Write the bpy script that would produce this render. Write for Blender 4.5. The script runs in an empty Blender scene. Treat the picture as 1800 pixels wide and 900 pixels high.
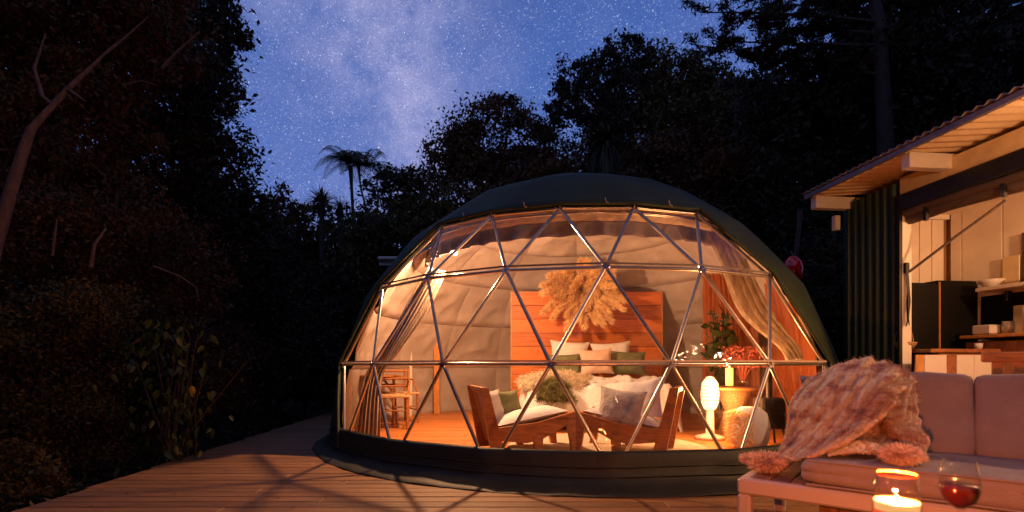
import bpy, bmesh, math, random
import numpy as np
from mathutils import Vector, Matrix, noise
random.seed(7); rng = np.random.default_rng(7)
R = math.radians
scene = bpy.context.scene
C = scene.collection

# ---------------------------------------------------------------- camera
CAMZ = 1.0
cam_d = bpy.data.cameras.new('camera'); cam = bpy.data.objects.new('camera', cam_d); C.objects.link(cam)
cam.location = (0, 0, CAMZ); cam.rotation_euler = (R(90), 0, 0)
cam_d.sensor_width = 36; cam_d.lens = 18; cam_d.shift_y = 0.1055
cam_d.dof.use_dof = True; cam_d.dof.focus_distance = 5.6; cam_d.dof.aperture_fstop = 2.0
cam_d.clip_start = 0.02; cam_d.clip_end = 2000
scene.camera = cam
def P(px, py, d):
    """world point that stands at distance d along the view axis (photo pixels 1800x900)"""
    return Vector(((px-900)/900*d, d, CAMZ+(640-py)/900*d))

# ---------------------------------------------------------------- view
vs = scene.view_settings
vs.view_transform = 'Standard'; vs.look = 'None'; vs.gamma = 1; vs.exposure = 0.0
scene.cycles.use_denoising = True
scene.cycles.max_bounces = 8; scene.cycles.transparent_max_bounces = 24
scene.cycles.sample_clamp_indirect = 3.0
scene.cycles.caustics_reflective = False; scene.cycles.caustics_refractive = False

# ---------------------------------------------------------------- world: star sky after dusk
W = bpy.data.worlds.new('World'); scene.world = W; W.use_nodes = True
nt = W.node_tree; nt.nodes.clear()
def N(t, **k):
    n = nt.nodes.new(t)
    for a, b in k.items(): setattr(n, a, b)
    return n
def math_(op, a, b=None, c=None, clamp=False):
    n = nt.nodes.new('ShaderNodeMath'); n.operation = op; n.use_clamp = clamp
    for i, v in enumerate((a, b, c)):
        if v is None: continue
        if isinstance(v, (int, float)): n.inputs[i].default_value = v
        else: nt.links.new(v, n.inputs[i])
    return n.outputs[0]
def mixc(f, a, b, blend='MIX'):
    n = nt.nodes.new('ShaderNodeMix'); n.data_type = 'RGBA'; n.blend_type = blend
    for s, v in ((0, f), (6, a), (7, b)):
        if isinstance(v, (int, float)): n.inputs[s].default_value = v
        elif isinstance(v, tuple): n.inputs[s].default_value = v
        else: nt.links.new(v, n.inputs[s])
    return n.outputs[2]
tc = N('ShaderNodeTexCoord'); G = tc.outputs['Generated']
sep = N('ShaderNodeSeparateXYZ'); nt.links.new(G, sep.inputs[0])
rampn = N('ShaderNodeValToRGB'); nt.links.new(sep.outputs[2], rampn.inputs[0])
cr = rampn.color_ramp
cr.elements[0].position = 0.0; cr.elements[0].color = (0.17, 0.20, 0.49, 1)
cr.elements[1].position = 0.9; cr.elements[1].color = (0.010, 0.020, 0.075, 1)
e = cr.elements.new(0.30); e.color = (0.105, 0.180, 0.52, 1)
e = cr.elements.new(0.55); e.color = (0.066, 0.138, 0.45, 1)
base = rampn.outputs[0]
d1 = Vector((-170, 900, 380)).normalized(); d2 = Vector((-245, 900, 640)).normalized()
nrm = d1.cross(d2).normalized()
dotn = N('ShaderNodeVectorMath', operation='DOT_PRODUCT'); nt.links.new(G, dotn.inputs[0]); dotn.inputs[1].default_value = nrm
def noise_tex(scale, detail, rough=0.6):
    n = N('ShaderNodeTexNoise'); n.inputs['Scale'].default_value = scale; n.inputs['Detail'].default_value = detail
    n.inputs['Roughness'].default_value = rough; nt.links.new(G, n.inputs['Vector']); return n.outputs['Fac']
n1 = noise_tex(3.4, 6); n2 = noise_tex(9.0, 8, .62); n3 = noise_tex(420, 2, .7)
wob = math_('MULTIPLY_ADD', math_('SUBTRACT', n1, 0.5), 0.55, dotn.outputs['Value'])
g = math_('POWER', 2.718, math_('MULTIPLY', math_('MULTIPLY', wob, wob), -55.0))
band = math_('MULTIPLY', g, math_('MULTIPLY', math_('SUBTRACT', n2, 0.33, clamp=True), 2.6, clamp=True), clamp=True)
col = mixc(math_('MULTIPLY', band, 0.95), base, (0.52, 0.50, 0.80, 1))
cloud = math_('MULTIPLY', math_('SUBTRACT', n2, 0.45, clamp=True), 1.6, clamp=True)
col = mixc(math_('MULTIPLY', cloud, .45), col, (0.21, 0.25, 0.55, 1))
dust = math_('MULTIPLY', math_('SUBTRACT', noise_tex(5.5, 6), 0.52, clamp=True), 3.0, clamp=True)
col = mixc(math_('MULTIPLY', dust, 0.7), col, (0.055, 0.11, 0.38, 1))
grain = math_('MULTIPLY_ADD', math_('SUBTRACT', n3, 0.5), 0.9, 1.0)
gm = N('ShaderNodeVectorMath', operation='SCALE'); nt.links.new(col, gm.inputs[0]); nt.links.new(grain, gm.inputs['Scale'])
col = gm.outputs[0]
def stars(scale, thr, cut, gain, pw=1.8):
    v = N('ShaderNodeTexVoronoi'); v.inputs['Scale'].default_value = scale; nt.links.new(G, v.inputs['Vector'])
    s = N('ShaderNodeSeparateColor'); nt.links.new(v.outputs['Color'], s.inputs[0])
    fall = math_('SUBTRACT', 1.0, math_('DIVIDE', v.outputs['Distance'], thr), clamp=True)
    on = math_('POWER', math_('MULTIPLY', math_('SUBTRACT', s.outputs[0], cut, clamp=True), 1/(1-cut)), pw)
    return math_('MULTIPLY', math_('MULTIPLY', fall, on), gain)
st = math_('ADD', math_('ADD', stars(380, .42, .30, .62), stars(190, .22, .50, 1.3, 3.0)), stars(60, .075, .5, 3.6, 5.0))
sv = N('ShaderNodeVectorMath', operation='SCALE'); sv.inputs[0].default_value = (0.85, 0.92, 1.0); nt.links.new(st, sv.inputs['Scale'])
add = N('ShaderNodeVectorMath', operation='ADD'); nt.links.new(col, add.inputs[0]); nt.links.new(sv.outputs[0], add.inputs[1])
bg = N('ShaderNodeBackground'); bg.inputs['Strength'].default_value = 0.98
nt.links.new(add.outputs[0], bg.inputs['Color'])
wo = N('ShaderNodeOutputWorld'); nt.links.new(bg.outputs[0], wo.inputs['Surface'])

# lamp powers (each lamp's light is made in the lamp's own builder)
P_DOME_MAIN, P_DOME_SIDE, P_CABIN, P_LANTERN, P_CANDLE = 560.0, 85.0, 215.0, 72.0, 95.0
WARM = (1.0, 0.50, 0.225); WARM2 = (1.0, 0.46, 0.19)

# ---------------------------------------------------------------- materials
M = {}
def mat(name, col, rough=0.7, metal=0.0, var=0.0, vscale=6.0, bump=0.0, bscale=40.0, stretch=None, col2=None, coord='Object',
        sheen=0.0, rand=0.0, trans=0.0, emit=None, estr=0.0, detail=5, coat=0.0, subs=0.0):
    m = bpy.data.materials.new(name); m.use_nodes = True; M[name] = m
    t = m.node_tree; b = t.nodes['Principled BSDF']
    b.inputs['Base Color'].default_value = (*col, 1); b.inputs['Roughness'].default_value = rough; b.inputs['Metallic'].default_value = metal
    b.inputs['Sheen Weight'].default_value = sheen; b.inputs['Coat Weight'].default_value = coat
    if trans: b.inputs['Transmission Weight'].default_value = trans
    if emit: b.inputs['Emission Color'].default_value = (*emit, 1); b.inputs['Emission Strength'].default_value = estr
    tcn = t.nodes.new('ShaderNodeTexCoord'); mp = t.nodes.new('ShaderNodeMapping'); t.links.new(tcn.outputs[coord], mp.inputs[0])
    if stretch: mp.inputs['Scale'].default_value = stretch
    src = None
    if var or col2:
        nz = t.nodes.new('ShaderNodeTexNoise'); nz.inputs['Scale'].default_value = vscale; nz.inputs['Detail'].default_value = detail
        nz.inputs['Roughness'].default_value = .65
        t.links.new(mp.outputs[0], nz.inputs['Vector'])
        rp = t.nodes.new('ShaderNodeValToRGB'); t.links.new(nz.outputs['Fac'], rp.inputs[0])
        c2 = col2 or tuple(c*(1-var) for c in col); c1 = col if col2 else tuple(min(1, c*(1+var)) for c in col)
        rp.color_ramp.elements[0].position = .35; rp.color_ramp.elements[0].color = (*c2, 1)
        rp.color_ramp.elements[1].position = .65; rp.color_ramp.elements[1].color = (*c1, 1)
        src = rp.outputs[0]
    if rand:
        oi = t.nodes.new('ShaderNodeObjectInfo'); hs = t.nodes.new('ShaderNodeHueSaturation')
        mr = t.nodes.new('ShaderNodeMapRange'); t.links.new(oi.outputs['Random'], mr.inputs[0])
        mr.inputs[3].default_value = 1-rand; mr.inputs[4].default_value = 1+rand
        t.links.new(mr.outputs[0], hs.inputs['Value'])
        if src: t.links.new(src, hs.inputs['Color'])
        else: hs.inputs['Color'].default_value = (*col, 1)
        src = hs.outputs[0]
        ad = t.nodes.new('ShaderNodeVectorMath'); ad.operation = 'ADD'
        sc = t.nodes.new('ShaderNodeMath'); sc.operation = 'MULTIPLY'; sc.inputs[1].default_value = 37.0
        t.links.new(oi.outputs['Random'], sc.inputs[0]); t.links.new(tcn.outputs[coord], ad.inputs[0]); t.links.new(sc.outputs[0], ad.inputs[1])
        t.links.new(ad.outputs[0], mp.inputs[0])
    if src: t.links.new(src, b.inputs['Base Color'])
    if bump:
        nb = t.nodes.new('ShaderNodeTexNoise'); nb.inputs['Scale'].default_value = bscale; nb.inputs['Detail'].default_value = 4
        t.links.new(mp.outputs[0], nb.inputs['Vector'])
        bp = t.nodes.new('ShaderNodeBump'); bp.inputs['Strength'].default_value = bump; bp.inputs['Distance'].default_value = .02
        t.links.new(nb.outputs['Fac'], bp.inputs['Height']); t.links.new(bp.outputs[0], b.inputs['Normal'])
    return m
mat('deck_wood', (.225, .108, .040), .55, var=.35, vscale=5, stretch=(.5, 9, 9), bump=.35, bscale=18, rand=.22)
mat('floor_wood', (.44, .155, .036), .42, var=.25, vscale=5, stretch=(.5, 9, 9), bump=.15, bscale=20, rand=.16)
mat('cedar', (.56, .17, .04), .5, var=.28, vscale=6, stretch=(.5, 7, 9), bump=.1, rand=.2)
mat('chair_wood', (.42, .155, .055), .42, var=.3, vscale=8, stretch=(1, 1, 6), bump=.08)
mat('pine_wood', (.30, .11, .03), .45, var=.25, vscale=8, stretch=(1, 1, 6), bump=.05)
mat('cane', (.58, .36, .18), .6, var=.3, vscale=90, bump=.8, bscale=120)
mat('rug', (.66, .56, .45), .95, var=.12, vscale=12, bump=.8, bscale=160)
mat('liner', (.43, .385, .37), .8, var=.08, vscale=2.2, bump=.8, bscale=5)
mat('valance', (.33, .27, .30), .8, var=.12, vscale=8, bump=.3, bscale=8)
mat('cream_cloth', (.70, .56, .42), .85, var=.1, vscale=8, bump=.4, bscale=10)
mat('backlit_curtain', (.34, .26, .21), .85, var=.3, vscale=5, stretch=(6, 6, .6), bump=.3, bscale=30)  # shaded copy of the curtain cloth; backlit dark put into its colour
mat('curtain', (.86, .76, .68), .85, var=.25, vscale=5, stretch=(6, 6, .6), bump=.3, bscale=30)  # lit copy of the cloth, colour raised to make up for weak light
mat('rust_curtain', (.42, .12, .04), .85, var=.2, vscale=5, stretch=(6, 6, .6), bump=.3, bscale=30)
mat('shaded_skirt', (.012, .016, .012), .6, var=.35, vscale=2.5, bump=.8, bscale=4)  # cover fabric darkened for the shade round the dome foot
mat('cover', (.020, .034, .014), .75, var=.30, vscale=1.6, bump=.7, bscale=3.2)
mat('steel', (.60, .55, .52), .28, 1.0, var=.1, vscale=20)
mat('hub_steel', (.50, .48, .52), .3, 1.0)
mat('seam', (.18, .15, .15), .5)
mat('linen', (.70, .74, .82), .9, var=.05, vscale=20, bump=.5, bscale=14)
mat('white_linen', (.78, .78, .82), .9, var=.04, vscale=20, bump=.4, bscale=14)
mat('grey_linen', (.50, .47, .47), .9, var=.12, vscale=14, bump=.5, bscale=30)
mat('blush_linen', (.72, .52, .44), .9, var=.06, vscale=20, bump=.4, bscale=16)
mat('green_linen', (.16, .18, .09), .9, var=.15, vscale=20, bump=.4, bscale=16)
mat('green_shag', (.17, .17, .07), .95, var=.5, vscale=9)
mat('cream_shag', (.62, .55, .44), .95, var=.2, vscale=9)
mat('pampas', (1.0, .66, .36), .9, var=.22, vscale=7)
mat('pampas_core', (.25, .11, .07), .9, var=.5, vscale=12)
mat('bark', (.06, .038, .026), .9, var=.4, vscale=9, stretch=(4, 4, 1), bump=.7, bscale=14)
mat('pale_bark', (.20, .11, .065), .85, var=.3, vscale=5, stretch=(3, 3, 1), bump=.5, bscale=14)
mat('leaf_dark', (.040, .026, .006), .75, var=.5, vscale=.9, detail=3)
mat('leaf_olive', (.090, .060, .008), .75, var=.5, vscale=.9, detail=3)
mat('leaf_rust', (.120, .048, .009), .75, var=.5, vscale=.9, detail=3)
mat('leaf_green', (.045, .075, .012), .45, var=.45, vscale=3.5)
mat('leaf_yellow', (.45, .33, .04), .5)
mat('frond', (.050, .050, .024), .7, var=.4, vscale=3)
mat('soil', (.028, .022, .016), .95, var=.5, vscale=1.2, bump=.6, bscale=4)
mat('grass', (.035, .045, .015), .9, var=.4, vscale=1)
mat('corrugated_green', (.009, .030, .021), .45, var=.15, vscale=3, bump=.05)
mat('roof_metal', (.20, .18, .22), .5, .3, var=.2, vscale=6)
mat('soffit', (.74, .56, .33), .6, var=.1, vscale=8)
mat('white_paint', (.78, .70, .60), .5, var=.05, vscale=5, bump=.05)
mat('panel_paint', (.82, .70, .58), .55, var=.05, vscale=3, bump=.05)
mat('panel_gap', (.30, .16, .07), .8)
mat('black_metal', (.018, .015, .014), .4, .2)
mat('black_appliance', (.005, .004, .004), .5, .0, var=.2, vscale=3)
M['black_appliance'].node_tree.nodes['Principled BSDF'].inputs['Specular IOR Level'].default_value = .18
mat('canvas_roll', (.10, .065, .045), .7, var=.25, vscale=5, stretch=(1, 1, 1), bump=.3, bscale=9)
mat('counter_wood', (.30, .11, .045), .4, var=.3, vscale=7, stretch=(1, 5, 1))
mat('orange_wood', (.55, .25, .08), .45, var=.2, vscale=7, stretch=(4, 4, 1))
mat('cupboard_white', (.72, .62, .56), .45, var=.03, vscale=3)
mat('alu_white', (.50, .44, .46), .4, .0, var=.03, vscale=8)
mat('slat_wood', (.22, .095, .05), .5, var=.35, vscale=8, stretch=(1, 1, 1), bump=.2, rand=.15)
mat('seat_fabric', (.29, .25, .29), .9, var=.08, vscale=7, bump=.35, bscale=120)
mat('knit', (.95, .82, .70), .95, col2=(.40, .30, .36), vscale=4.6, stretch=(1.5, 1.5, 3.6), bump=.9, bscale=90, detail=6)
_cr = next(n for n in M['knit'].node_tree.nodes if n.type == 'VALTORGB').color_ramp
_cr.elements[0].position = .34; _cr.elements[1].position = .56; _e = _cr.elements.new(.43); _e.color = (.72, .42, .34, 1); _e = _cr.elements.new(.48); _e.color = (.82, .64, .56, 1)
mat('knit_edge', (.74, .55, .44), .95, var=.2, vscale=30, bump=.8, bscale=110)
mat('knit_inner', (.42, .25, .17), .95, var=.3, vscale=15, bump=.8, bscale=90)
mat('pompom', (.85, .62, .56), .95, var=.25, vscale=30)
mat('red_gloss', (.85, .015, .015), .15, var=.05, coat=.6)
mat('grey_metal', (.09, .06, .055), .5, .6, var=.2, vscale=10)
mat('ceramic', (.62, .56, .52), .35, var=.08, vscale=8)
mat('wicker', (.42, .24, .11), .7, var=.4, vscale=60, bump=.9, bscale=90)
mat('dark_iron', (.02, .018, .018), .5, .6)
mat('dried_red', (.38, .09, .06), .9, var=.5, vscale=20)
mat('book_red', (.5, .1, .05), .6); mat('utensil', (.45, .40, .36), .35, .5)
mat('wine', (.012, .001, .002), .05, coat=.5)
mat('lit_rim', (1.0, .30, .07), .15, coat=.5)  # candle glow on the glass rim put into an orange colour
mat('wax_glow', (.55, .06, .02), .4, emit=(1.0, .10, .02), estr=.9)  # red candle glow inside the glass put in as emission
mat('wax', (.6, .30, .10), .5, emit=(1.0, .50, .16), estr=1.0)  # flame-lit glow of the wax disc put in as emission
mat('flame', (1, .7, .3), .5, emit=(1.0, .62, .22), estr=14.0)
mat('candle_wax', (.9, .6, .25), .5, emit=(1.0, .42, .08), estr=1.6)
mat('lamp_shade', (.9, .7, .5), .6, emit=(1.0, .62, .30), estr=2.2)
mat('bulb', (1, .8, .5), .5, emit=(1.0, .62, .30), estr=16.0)
def translucent(name, f=.45):
    t = M[name].node_tree; b = t.nodes['Principled BSDF']; o = next(n for n in t.nodes if n.type == 'OUTPUT_MATERIAL')
    tr = t.nodes.new('ShaderNodeBsdfTranslucent'); mx = t.nodes.new('ShaderNodeMixShader'); mx.inputs[0].default_value = f
    l = b.inputs['Base Color'].links
    if l: t.links.new(l[0].from_socket, tr.inputs[0])
    else: tr.inputs[0].default_value = b.inputs['Base Color'].default_value
    t.links.new(b.outputs[0], mx.inputs[1]); t.links.new(tr.outputs[0], mx.inputs[2]); t.links.new(mx.outputs[0], o.inputs[0])
for q_ in ('pampas', 'cream_shag', 'green_shag', 'curtain', 'rust_curtain', 'pompom', 'leaf_green', 'lit_rim'): translucent(q_, .6 if q_ == 'curtain' else .28)
def film_mat(name, rough, fac_ior, tint, dirt_glare=0.0):
    m = bpy.data.materials.new(name); m.use_nodes = True; M[name] = m; t = m.node_tree; t.nodes.clear()
    tr = t.nodes.new('ShaderNodeBsdfTransparent'); tr.inputs[0].default_value = (*tint, 1)
    gl = t.nodes.new('ShaderNodeBsdfGlossy'); gl.inputs['Roughness'].default_value = rough
    lw = t.nodes.new('ShaderNodeLayerWeight'); lw.inputs[0].default_value = .5
    pw = t.nodes.new('ShaderNodeMath'); pw.operation = 'POWER'; t.links.new(lw.outputs['Facing'], pw.inputs[0]); pw.inputs[1].default_value = 4.5
    fr = t.nodes.new('ShaderNodeMath'); fr.operation = 'MULTIPLY_ADD'; t.links.new(pw.outputs[0], fr.inputs[0]); f0 = ((fac_ior-1)/(fac_ior+1))**2; fr.inputs[1].default_value = .75; fr.inputs[2].default_value = f0
    mx = t.nodes.new('ShaderNodeMixShader'); t.links.new(fr.outputs[0], mx.inputs[0]); t.links.new(tr.outputs[0], mx.inputs[1]); t.links.new(gl.outputs[0], mx.inputs[2])
    last = mx
    nb = t.nodes.new('ShaderNodeTexNoise'); nb.inputs['Scale'].default_value = 2.2; nb.inputs['Detail'].default_value = 3
    tcn = t.nodes.new('ShaderNodeTexCoord'); t.links.new(tcn.outputs['Object'], nb.inputs['Vector'])
    bp = t.nodes.new('ShaderNodeBump'); bp.inputs['Strength'].default_value = .5; bp.inputs['Distance'].default_value = .05
    t.links.new(nb.outputs['Fac'], bp.inputs['Height']); t.links.new(bp.outputs[0], gl.inputs['Normal'])
    if dirt_glare:  # pale dirt on the film, strengthened to suggest glare
        df = t.nodes.new('ShaderNodeBsdfDiffuse'); df.inputs[0].default_value = (.7, .66, .62, 1)
        n4 = t.nodes.new('ShaderNodeTexNoise'); n4.inputs['Scale'].default_value = 3.0; n4.inputs['Detail'].default_value = 8; n4.inputs['Roughness'].default_value = .75
        t.links.new(tcn.outputs['Object'], n4.inputs['Vector'])
        mr = t.nodes.new('ShaderNodeMapRange'); t.links.new(n4.outputs['Fac'], mr.inputs[0]); mr.inputs[1].default_value = .5; mr.inputs[2].default_value = .8; mr.inputs[4].default_value = dirt_glare
        m2 = t.nodes.new('ShaderNodeMixShader'); t.links.new(mr.outputs[0], m2.inputs[0]); t.links.new(mx.outputs[0], m2.inputs[1]); t.links.new(df.outputs[0], m2.inputs[2]); last = m2
    o = t.nodes.new('ShaderNodeOutputMaterial'); t.links.new(last.outputs[0], o.inputs[0]); return m
film_mat('clear_film', .04, 1.34, (.96, .95, .94), dirt_glare=.16)
film_mat('glass', .01, 1.50, (.97, .95, .94))

# ---------------------------------------------------------------- mesh helpers
class MB:
    def __init__(s): s.v = []; s.f = []; s.mi = []; s.smooth = []
    def add(s, vs, fs, smooth=False):
        o = len(s.v); s.v += [tuple(v) for v in vs]; s.f += [tuple(i+o for i in f) for f in fs]; s.smooth += [smooth]*len(fs); return s
    def box(s, c, sz, rot=None, bev=0.0):
        hx, hy, hz = sz[0]/2, sz[1]/2, sz[2]/2
        if bev > 0:
            b = min(bev, hx*.45, hy*.45, hz*.45); vs = []; 
            bm = bmesh.new(); bmesh.ops.create_cube(bm, size=1)
            for v in bm.verts: v.co = Vector((v.co.x*2*hx, v.co.y*2*hy, v.co.z*2*hz))
            bmesh.ops.bevel(bm, geom=bm.edges[:], offset=b, segments=1, affect='EDGES')
            bm.verts.index_update(); vs = [v.co.copy() for v in bm.verts]; fs = [[v.index for v in f.verts] for f in bm.faces]; bm.free()
        else:
            vs = [Vector((x, y, z)) for x in (-hx, hx) for y in (-hy, hy) for z in (-hz, hz)]
            fs = [(0, 1, 3, 2), (4, 6, 7, 5), (0, 4, 5, 1), (2, 3, 7, 6), (0, 2, 6, 4), (1, 5, 7, 3)]
        c = Vector(c)
        if rot is not None: vs = [rot @ v for v in vs]
        return s.add([v+c for v in vs], fs)
    def tube(s, pts, r, n=8, caps=True):
        pts = [Vector(p) for p in pts]; k = len(pts)
        rs = r if isinstance(r, (list, tuple)) else [r]*k
        up = Vector((0, 0, 1)); vs = []; prev = None
        for i, p in enumerate(pts):
            t = (pts[min(i+1, k-1)]-pts[max(i-1, 0)]).normalized()
            if prev is None:
                a = t.cross(up); 
                if a.length < .05: a = t.cross(Vector((1, 0, 0)))
            else: a = prev - t*prev.dot(t)
            a.normalize(); prev = a; b = t.cross(a)
            for j in range(n):
                q = 2*math.pi*j/n; vs.append(p+(a*math.cos(q)+b*math.sin(q))*rs[i])
        fs = [(i*n+j, i*n+(j+1) % n, (i+1)*n+(j+1) % n, (i+1)*n+j) for i in range(k-1) for j in range(n)]
        s.add(vs, fs, True)
        if caps: s.add(vs[:n], [tuple(range(n))[::-1]]); s.add(vs[-n:], [tuple(range(n))])
        return s
    def lathe(s, prof, c=(0, 0, 0), n=24):
        c = Vector(c); vs = []; k = len(prof)
        for r, z in prof:
            for j in range(n): q = 2*math.pi*j/n; vs.append(c+Vector((r*math.cos(q), r*math.sin(q), z)))
        return s.add(vs, [(i*n+j, i*n+(j+1) % n, (i+1)*n+(j+1) % n, (i+1)*n+j) for i in range(k-1) for j in range(n)], True)
    def grid(s, rows, smooth=True, closed=False):
        m = len(rows); n = len(rows[0]); vs = [p for r in rows for p in r]
        nn = n if closed else n-1
        return s.add(vs, [(i*n+j, i*n+(j+1) % n, (i+1)*n+(j+1) % n, (i+1)*n+j) for i in range(m-1) for j in range(nn)], smooth)
    def prism(s, pts, axis, t):
        """pts: closed polygon of Vectors; extruded along Vector axis by t (centred)"""
        a = Vector(axis).normalized()*t/2; n = len(pts); vs = [Vector(p)-a for p in pts]+[Vector(p)+a for p in pts]
        return s.add(vs, [tuple(range(n))[::-1], tuple(range(n, 2*n))]+[(i, (i+1) % n, n+(i+1) % n, n+i) for i in range(n)])
    def mesh(s, name, m):
        me = bpy.data.meshes.new(name); me.from_pydata(s.v, [], s.f); me.materials.append(M[m] if isinstance(m, str) else m)
        me.polygons.foreach_set('use_smooth', s.smooth); me.update(); return me
    def build(s, name, m, parent=None, solid=0.0):
        me = s.mesh(name, m); return link(name, me, parent, solid)
def link(name, me, parent=None, solid=0.0):
    o = bpy.data.objects.new(name, me); C.objects.link(o)
    if parent is not None: o.parent = parent
    if solid:
        md = o.modifiers.new('thick', 'SOLIDIFY'); md.thickness = solid; md.offset = 0
    return o
def tag(o, label, cat, group=None, kind=None):
    if label: o['label'] = label
    if cat: o['category'] = cat
    if group: o['group'] = group
    if kind: o['kind'] = kind
    return o
def thing(name, label, cat, loc=(0, 0, 0), rz=0.0, group=None):
    o = bpy.data.objects.new(name, None); C.objects.link(o); o.location = loc; o.rotation_euler = (0, 0, rz)
    o.empty_display_size = .1
    return tag(o, label, cat, group)
def copy_tree(o, parent=None):
    c = o.copy(); C.objects.link(c); c.parent = parent
    for ch in [x for x in list(C.objects) if x.parent == o]: copy_tree(ch, c)
    return c
def rel(root, pts):
    """world points into an unrotated root's frame"""
    return [Vector(p)-Vector(root.location) for p in pts]
def raw_mesh(name, V, F, m):
    me = bpy.data.meshes.new(name); V = np.asarray(V, dtype=np.float32); F = np.asarray(F, dtype=np.int32)
    me.vertices.add(len(V)); me.vertices.foreach_set('co', V.ravel())
    k = F.shape[1]; me.loops.add(F.size); me.loops.foreach_set('vertex_index', F.ravel())
    me.polygons.add(len(F)); me.polygons.foreach_set('loop_start', np.arange(0, F.size, k, dtype=np.int32))
    me.update(calc_edges=True); me.materials.append(M[m]); return me
def leaves(Pts, size, aspect=.5, droop=0.0, direction=None):
    """kite-shaped leaves at the points; returns V,F"""
    n = len(Pts); sz = size*(.45+1.1*rng.random((n, 1))**1.5)
    if direction is None:
        d = rng.normal(size=(n, 3)); d[:, 2] -= droop
    else: d = direction+rng.normal(size=(n, 3))*.25
    d /= np.linalg.norm(d, axis=1, keepdims=True)
    q = rng.normal(size=(n, 3)); s = np.cross(d, q); s /= np.linalg.norm(s, axis=1, keepdims=True)+1e-9
    a = Pts-d*sz*.5; b = Pts+s*sz*aspect*.5-d*sz*.05; c = Pts+d*sz*.5; e_ = Pts-s*sz*aspect*.5-d*sz*.05
    V = np.stack([a, b, c, e_], 1).reshape(-1, 3); F = np.arange(4*n).reshape(n, 4); return V, F
def pillow_mb(w, h, t, n=14, pinch=.12, seed=0):
    mb = MB(); rnd = random.Random(seed)
    for side in (1, -1):
        rows = []
        for i in range(n+1):
            r = []
            for j in range(n+1):
                u = -1+2*i/n; v = -1+2*j/n
                k = (1-abs(u)**2.4)**.55*(1-abs(v)**2.4)**.55 if abs(u) < 1 and abs(v) < 1 else 0
                x = u*w/2*(1-pinch*(1-v*v)*abs(u)); y = v*h/2*(1-pinch*(1-u*u)*abs(v))
                z = side*t/2*k+.07*t*k*noise.noise(Vector((u*2+seed, v*2, side)))*2
                r.append(Vector((x, y, z)))
            rows.append(r if side > 0 else r[::-1])
        mb.grid(rows)
    return mb
def basis(zdir, updir):
    z = Vector(zdir).normalized(); x = Vector(updir).cross(z).normalized(); y = z.cross(x); return Matrix((x, y, z)).transposed()
def catmull_grid(net, nu, nv):
    """smooth interpolation of a control net of Vectors"""
    def cr1(ps, t):
        n = len(ps)-1; x = t*n; i = min(int(x), n-1); f = x-i
        p0 = ps[max(i-1, 0)]; p1 = ps[i]; p2 = ps[i+1]; p3 = ps[min(i+2, n)]
        return .5*((2*p1)+(p2-p0)*f+(2*p0-5*p1+4*p2-p3)*f*f+(3*p1-p0-3*p2+p3)*f**3)
    out = []
    for a in range(nu+1):
        row = [cr1([r[j] for r in net], a/nu) for j in range(len(net[0]))]
        out.append([cr1(row, b/nv) for b in range(nv+1)])
    return out
def lamp(name, loc, power, color, size, parent=None):
    l = bpy.data.lights.new(name, 'POINT'); l.energy = power; l.color = color; l.shadow_soft_size = size
    o = bpy.data.objects.new(name, l); C.objects.link(o); o.location = loc
    if parent: o.parent = parent
    return o

# ================================================================= GROUND, HILLS, DECK
def ground():
    rows = []
    for i in range(61):
        r = []
        for j in range(81):
            x = -80+160*j/80; y = -40+160*i/60
            d = max(0, math.hypot(x, y-5)-12)
            z = -.55+noise.noise(Vector((x*.3, y*.3, 0)))*.15+min(d*.06, 3)+(-.5 if -3 < x < 6 and y < 12 else 0)*0
            if y > 22: z += (y-22)*.10
            r.append(Vector((x, y, z)))
        rows.append(r)
    o = MB().grid(rows).build('ground', 'soil'); tag(o, 'dark bare soil of the garden around the deck', None, kind='structure')
ground()
def deck():
    root = bpy.data.objects.new('deck', None); C.objects.link(root)
    tag(root, 'timber deck of brown boards around the dome', None, kind='structure')
    pitch = .137; w = .130
    y = .5; k = 0; meshes = {}
    def board(x0, x1, y):
        L = round(x1-x0, 2)
        if L not in meshes:
            b = MB().box((0, 0, 0), (L, w, .035), bev=.005); meshes[L] = b.mesh('deck_board', 'deck_wood')
        o = link('deck_board', meshes[L], root); o.location = ((x0+x1)/2, y, -.0175+random.uniform(-.0015, .0015))
        o.rotation_euler = (0, 0, random.uniform(-.0006, .0006))
    while y < 12.6:
        xl = -3.20-.055*y; xl = round(xl/.05)*.05
        c1 = [-1.4, .3, -2.0, 1.1][k % 4]
        board(xl, c1-.003, y); board(c1+.003, c1+3.6, y); 
        if c1+3.6 < 6.4: board(c1+3.606, 6.4, y)
        y += pitch; k += 1
    j = MB()
    for x in np.arange(-3.1, 6.4, .6): j.box((x, 6.5, -.12), (.05, 12, .14))
    jo = j.build('deck_joists', 'bark', root)
    e_ = MB()
    for a, b in (((-3.24, .5), (-3.92, 12.6)),):
        d_ = Vector((b[0]-a[0], b[1]-a[1], 0)); ang = math.atan2(d_.y, d_.x)
        e_.box(((a[0]+b[0])/2-.03, (a[1]+b[1])/2, -.14), (d_.length, .03, .2), Matrix.Rotation(ang, 3, 'Z'))
    e_.build('edge_board', 'deck_wood', root)
deck()

n = 110; x = rng.uniform(-3.4, -.4, n); y = rng.uniform(2.6, 8, n); keep = (x > -3.1-.055*y) & (np.hypot(x-.91, y-7.42) > 3.7); x, y = x[keep], y[keep]
V, F = leaves(np.stack([x, y, np.full(len(x), .012)], 1), .055, .5); V[:, 2] = .004+.25*abs(V[:, 2]-.012)
tag(link('fallen_leaves', raw_mesh('fallen_leaves', V, F, 'leaf_rust')), 'scattered fallen leaves on the left of the deck', 'leaves', None, 'stuff')
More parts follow.
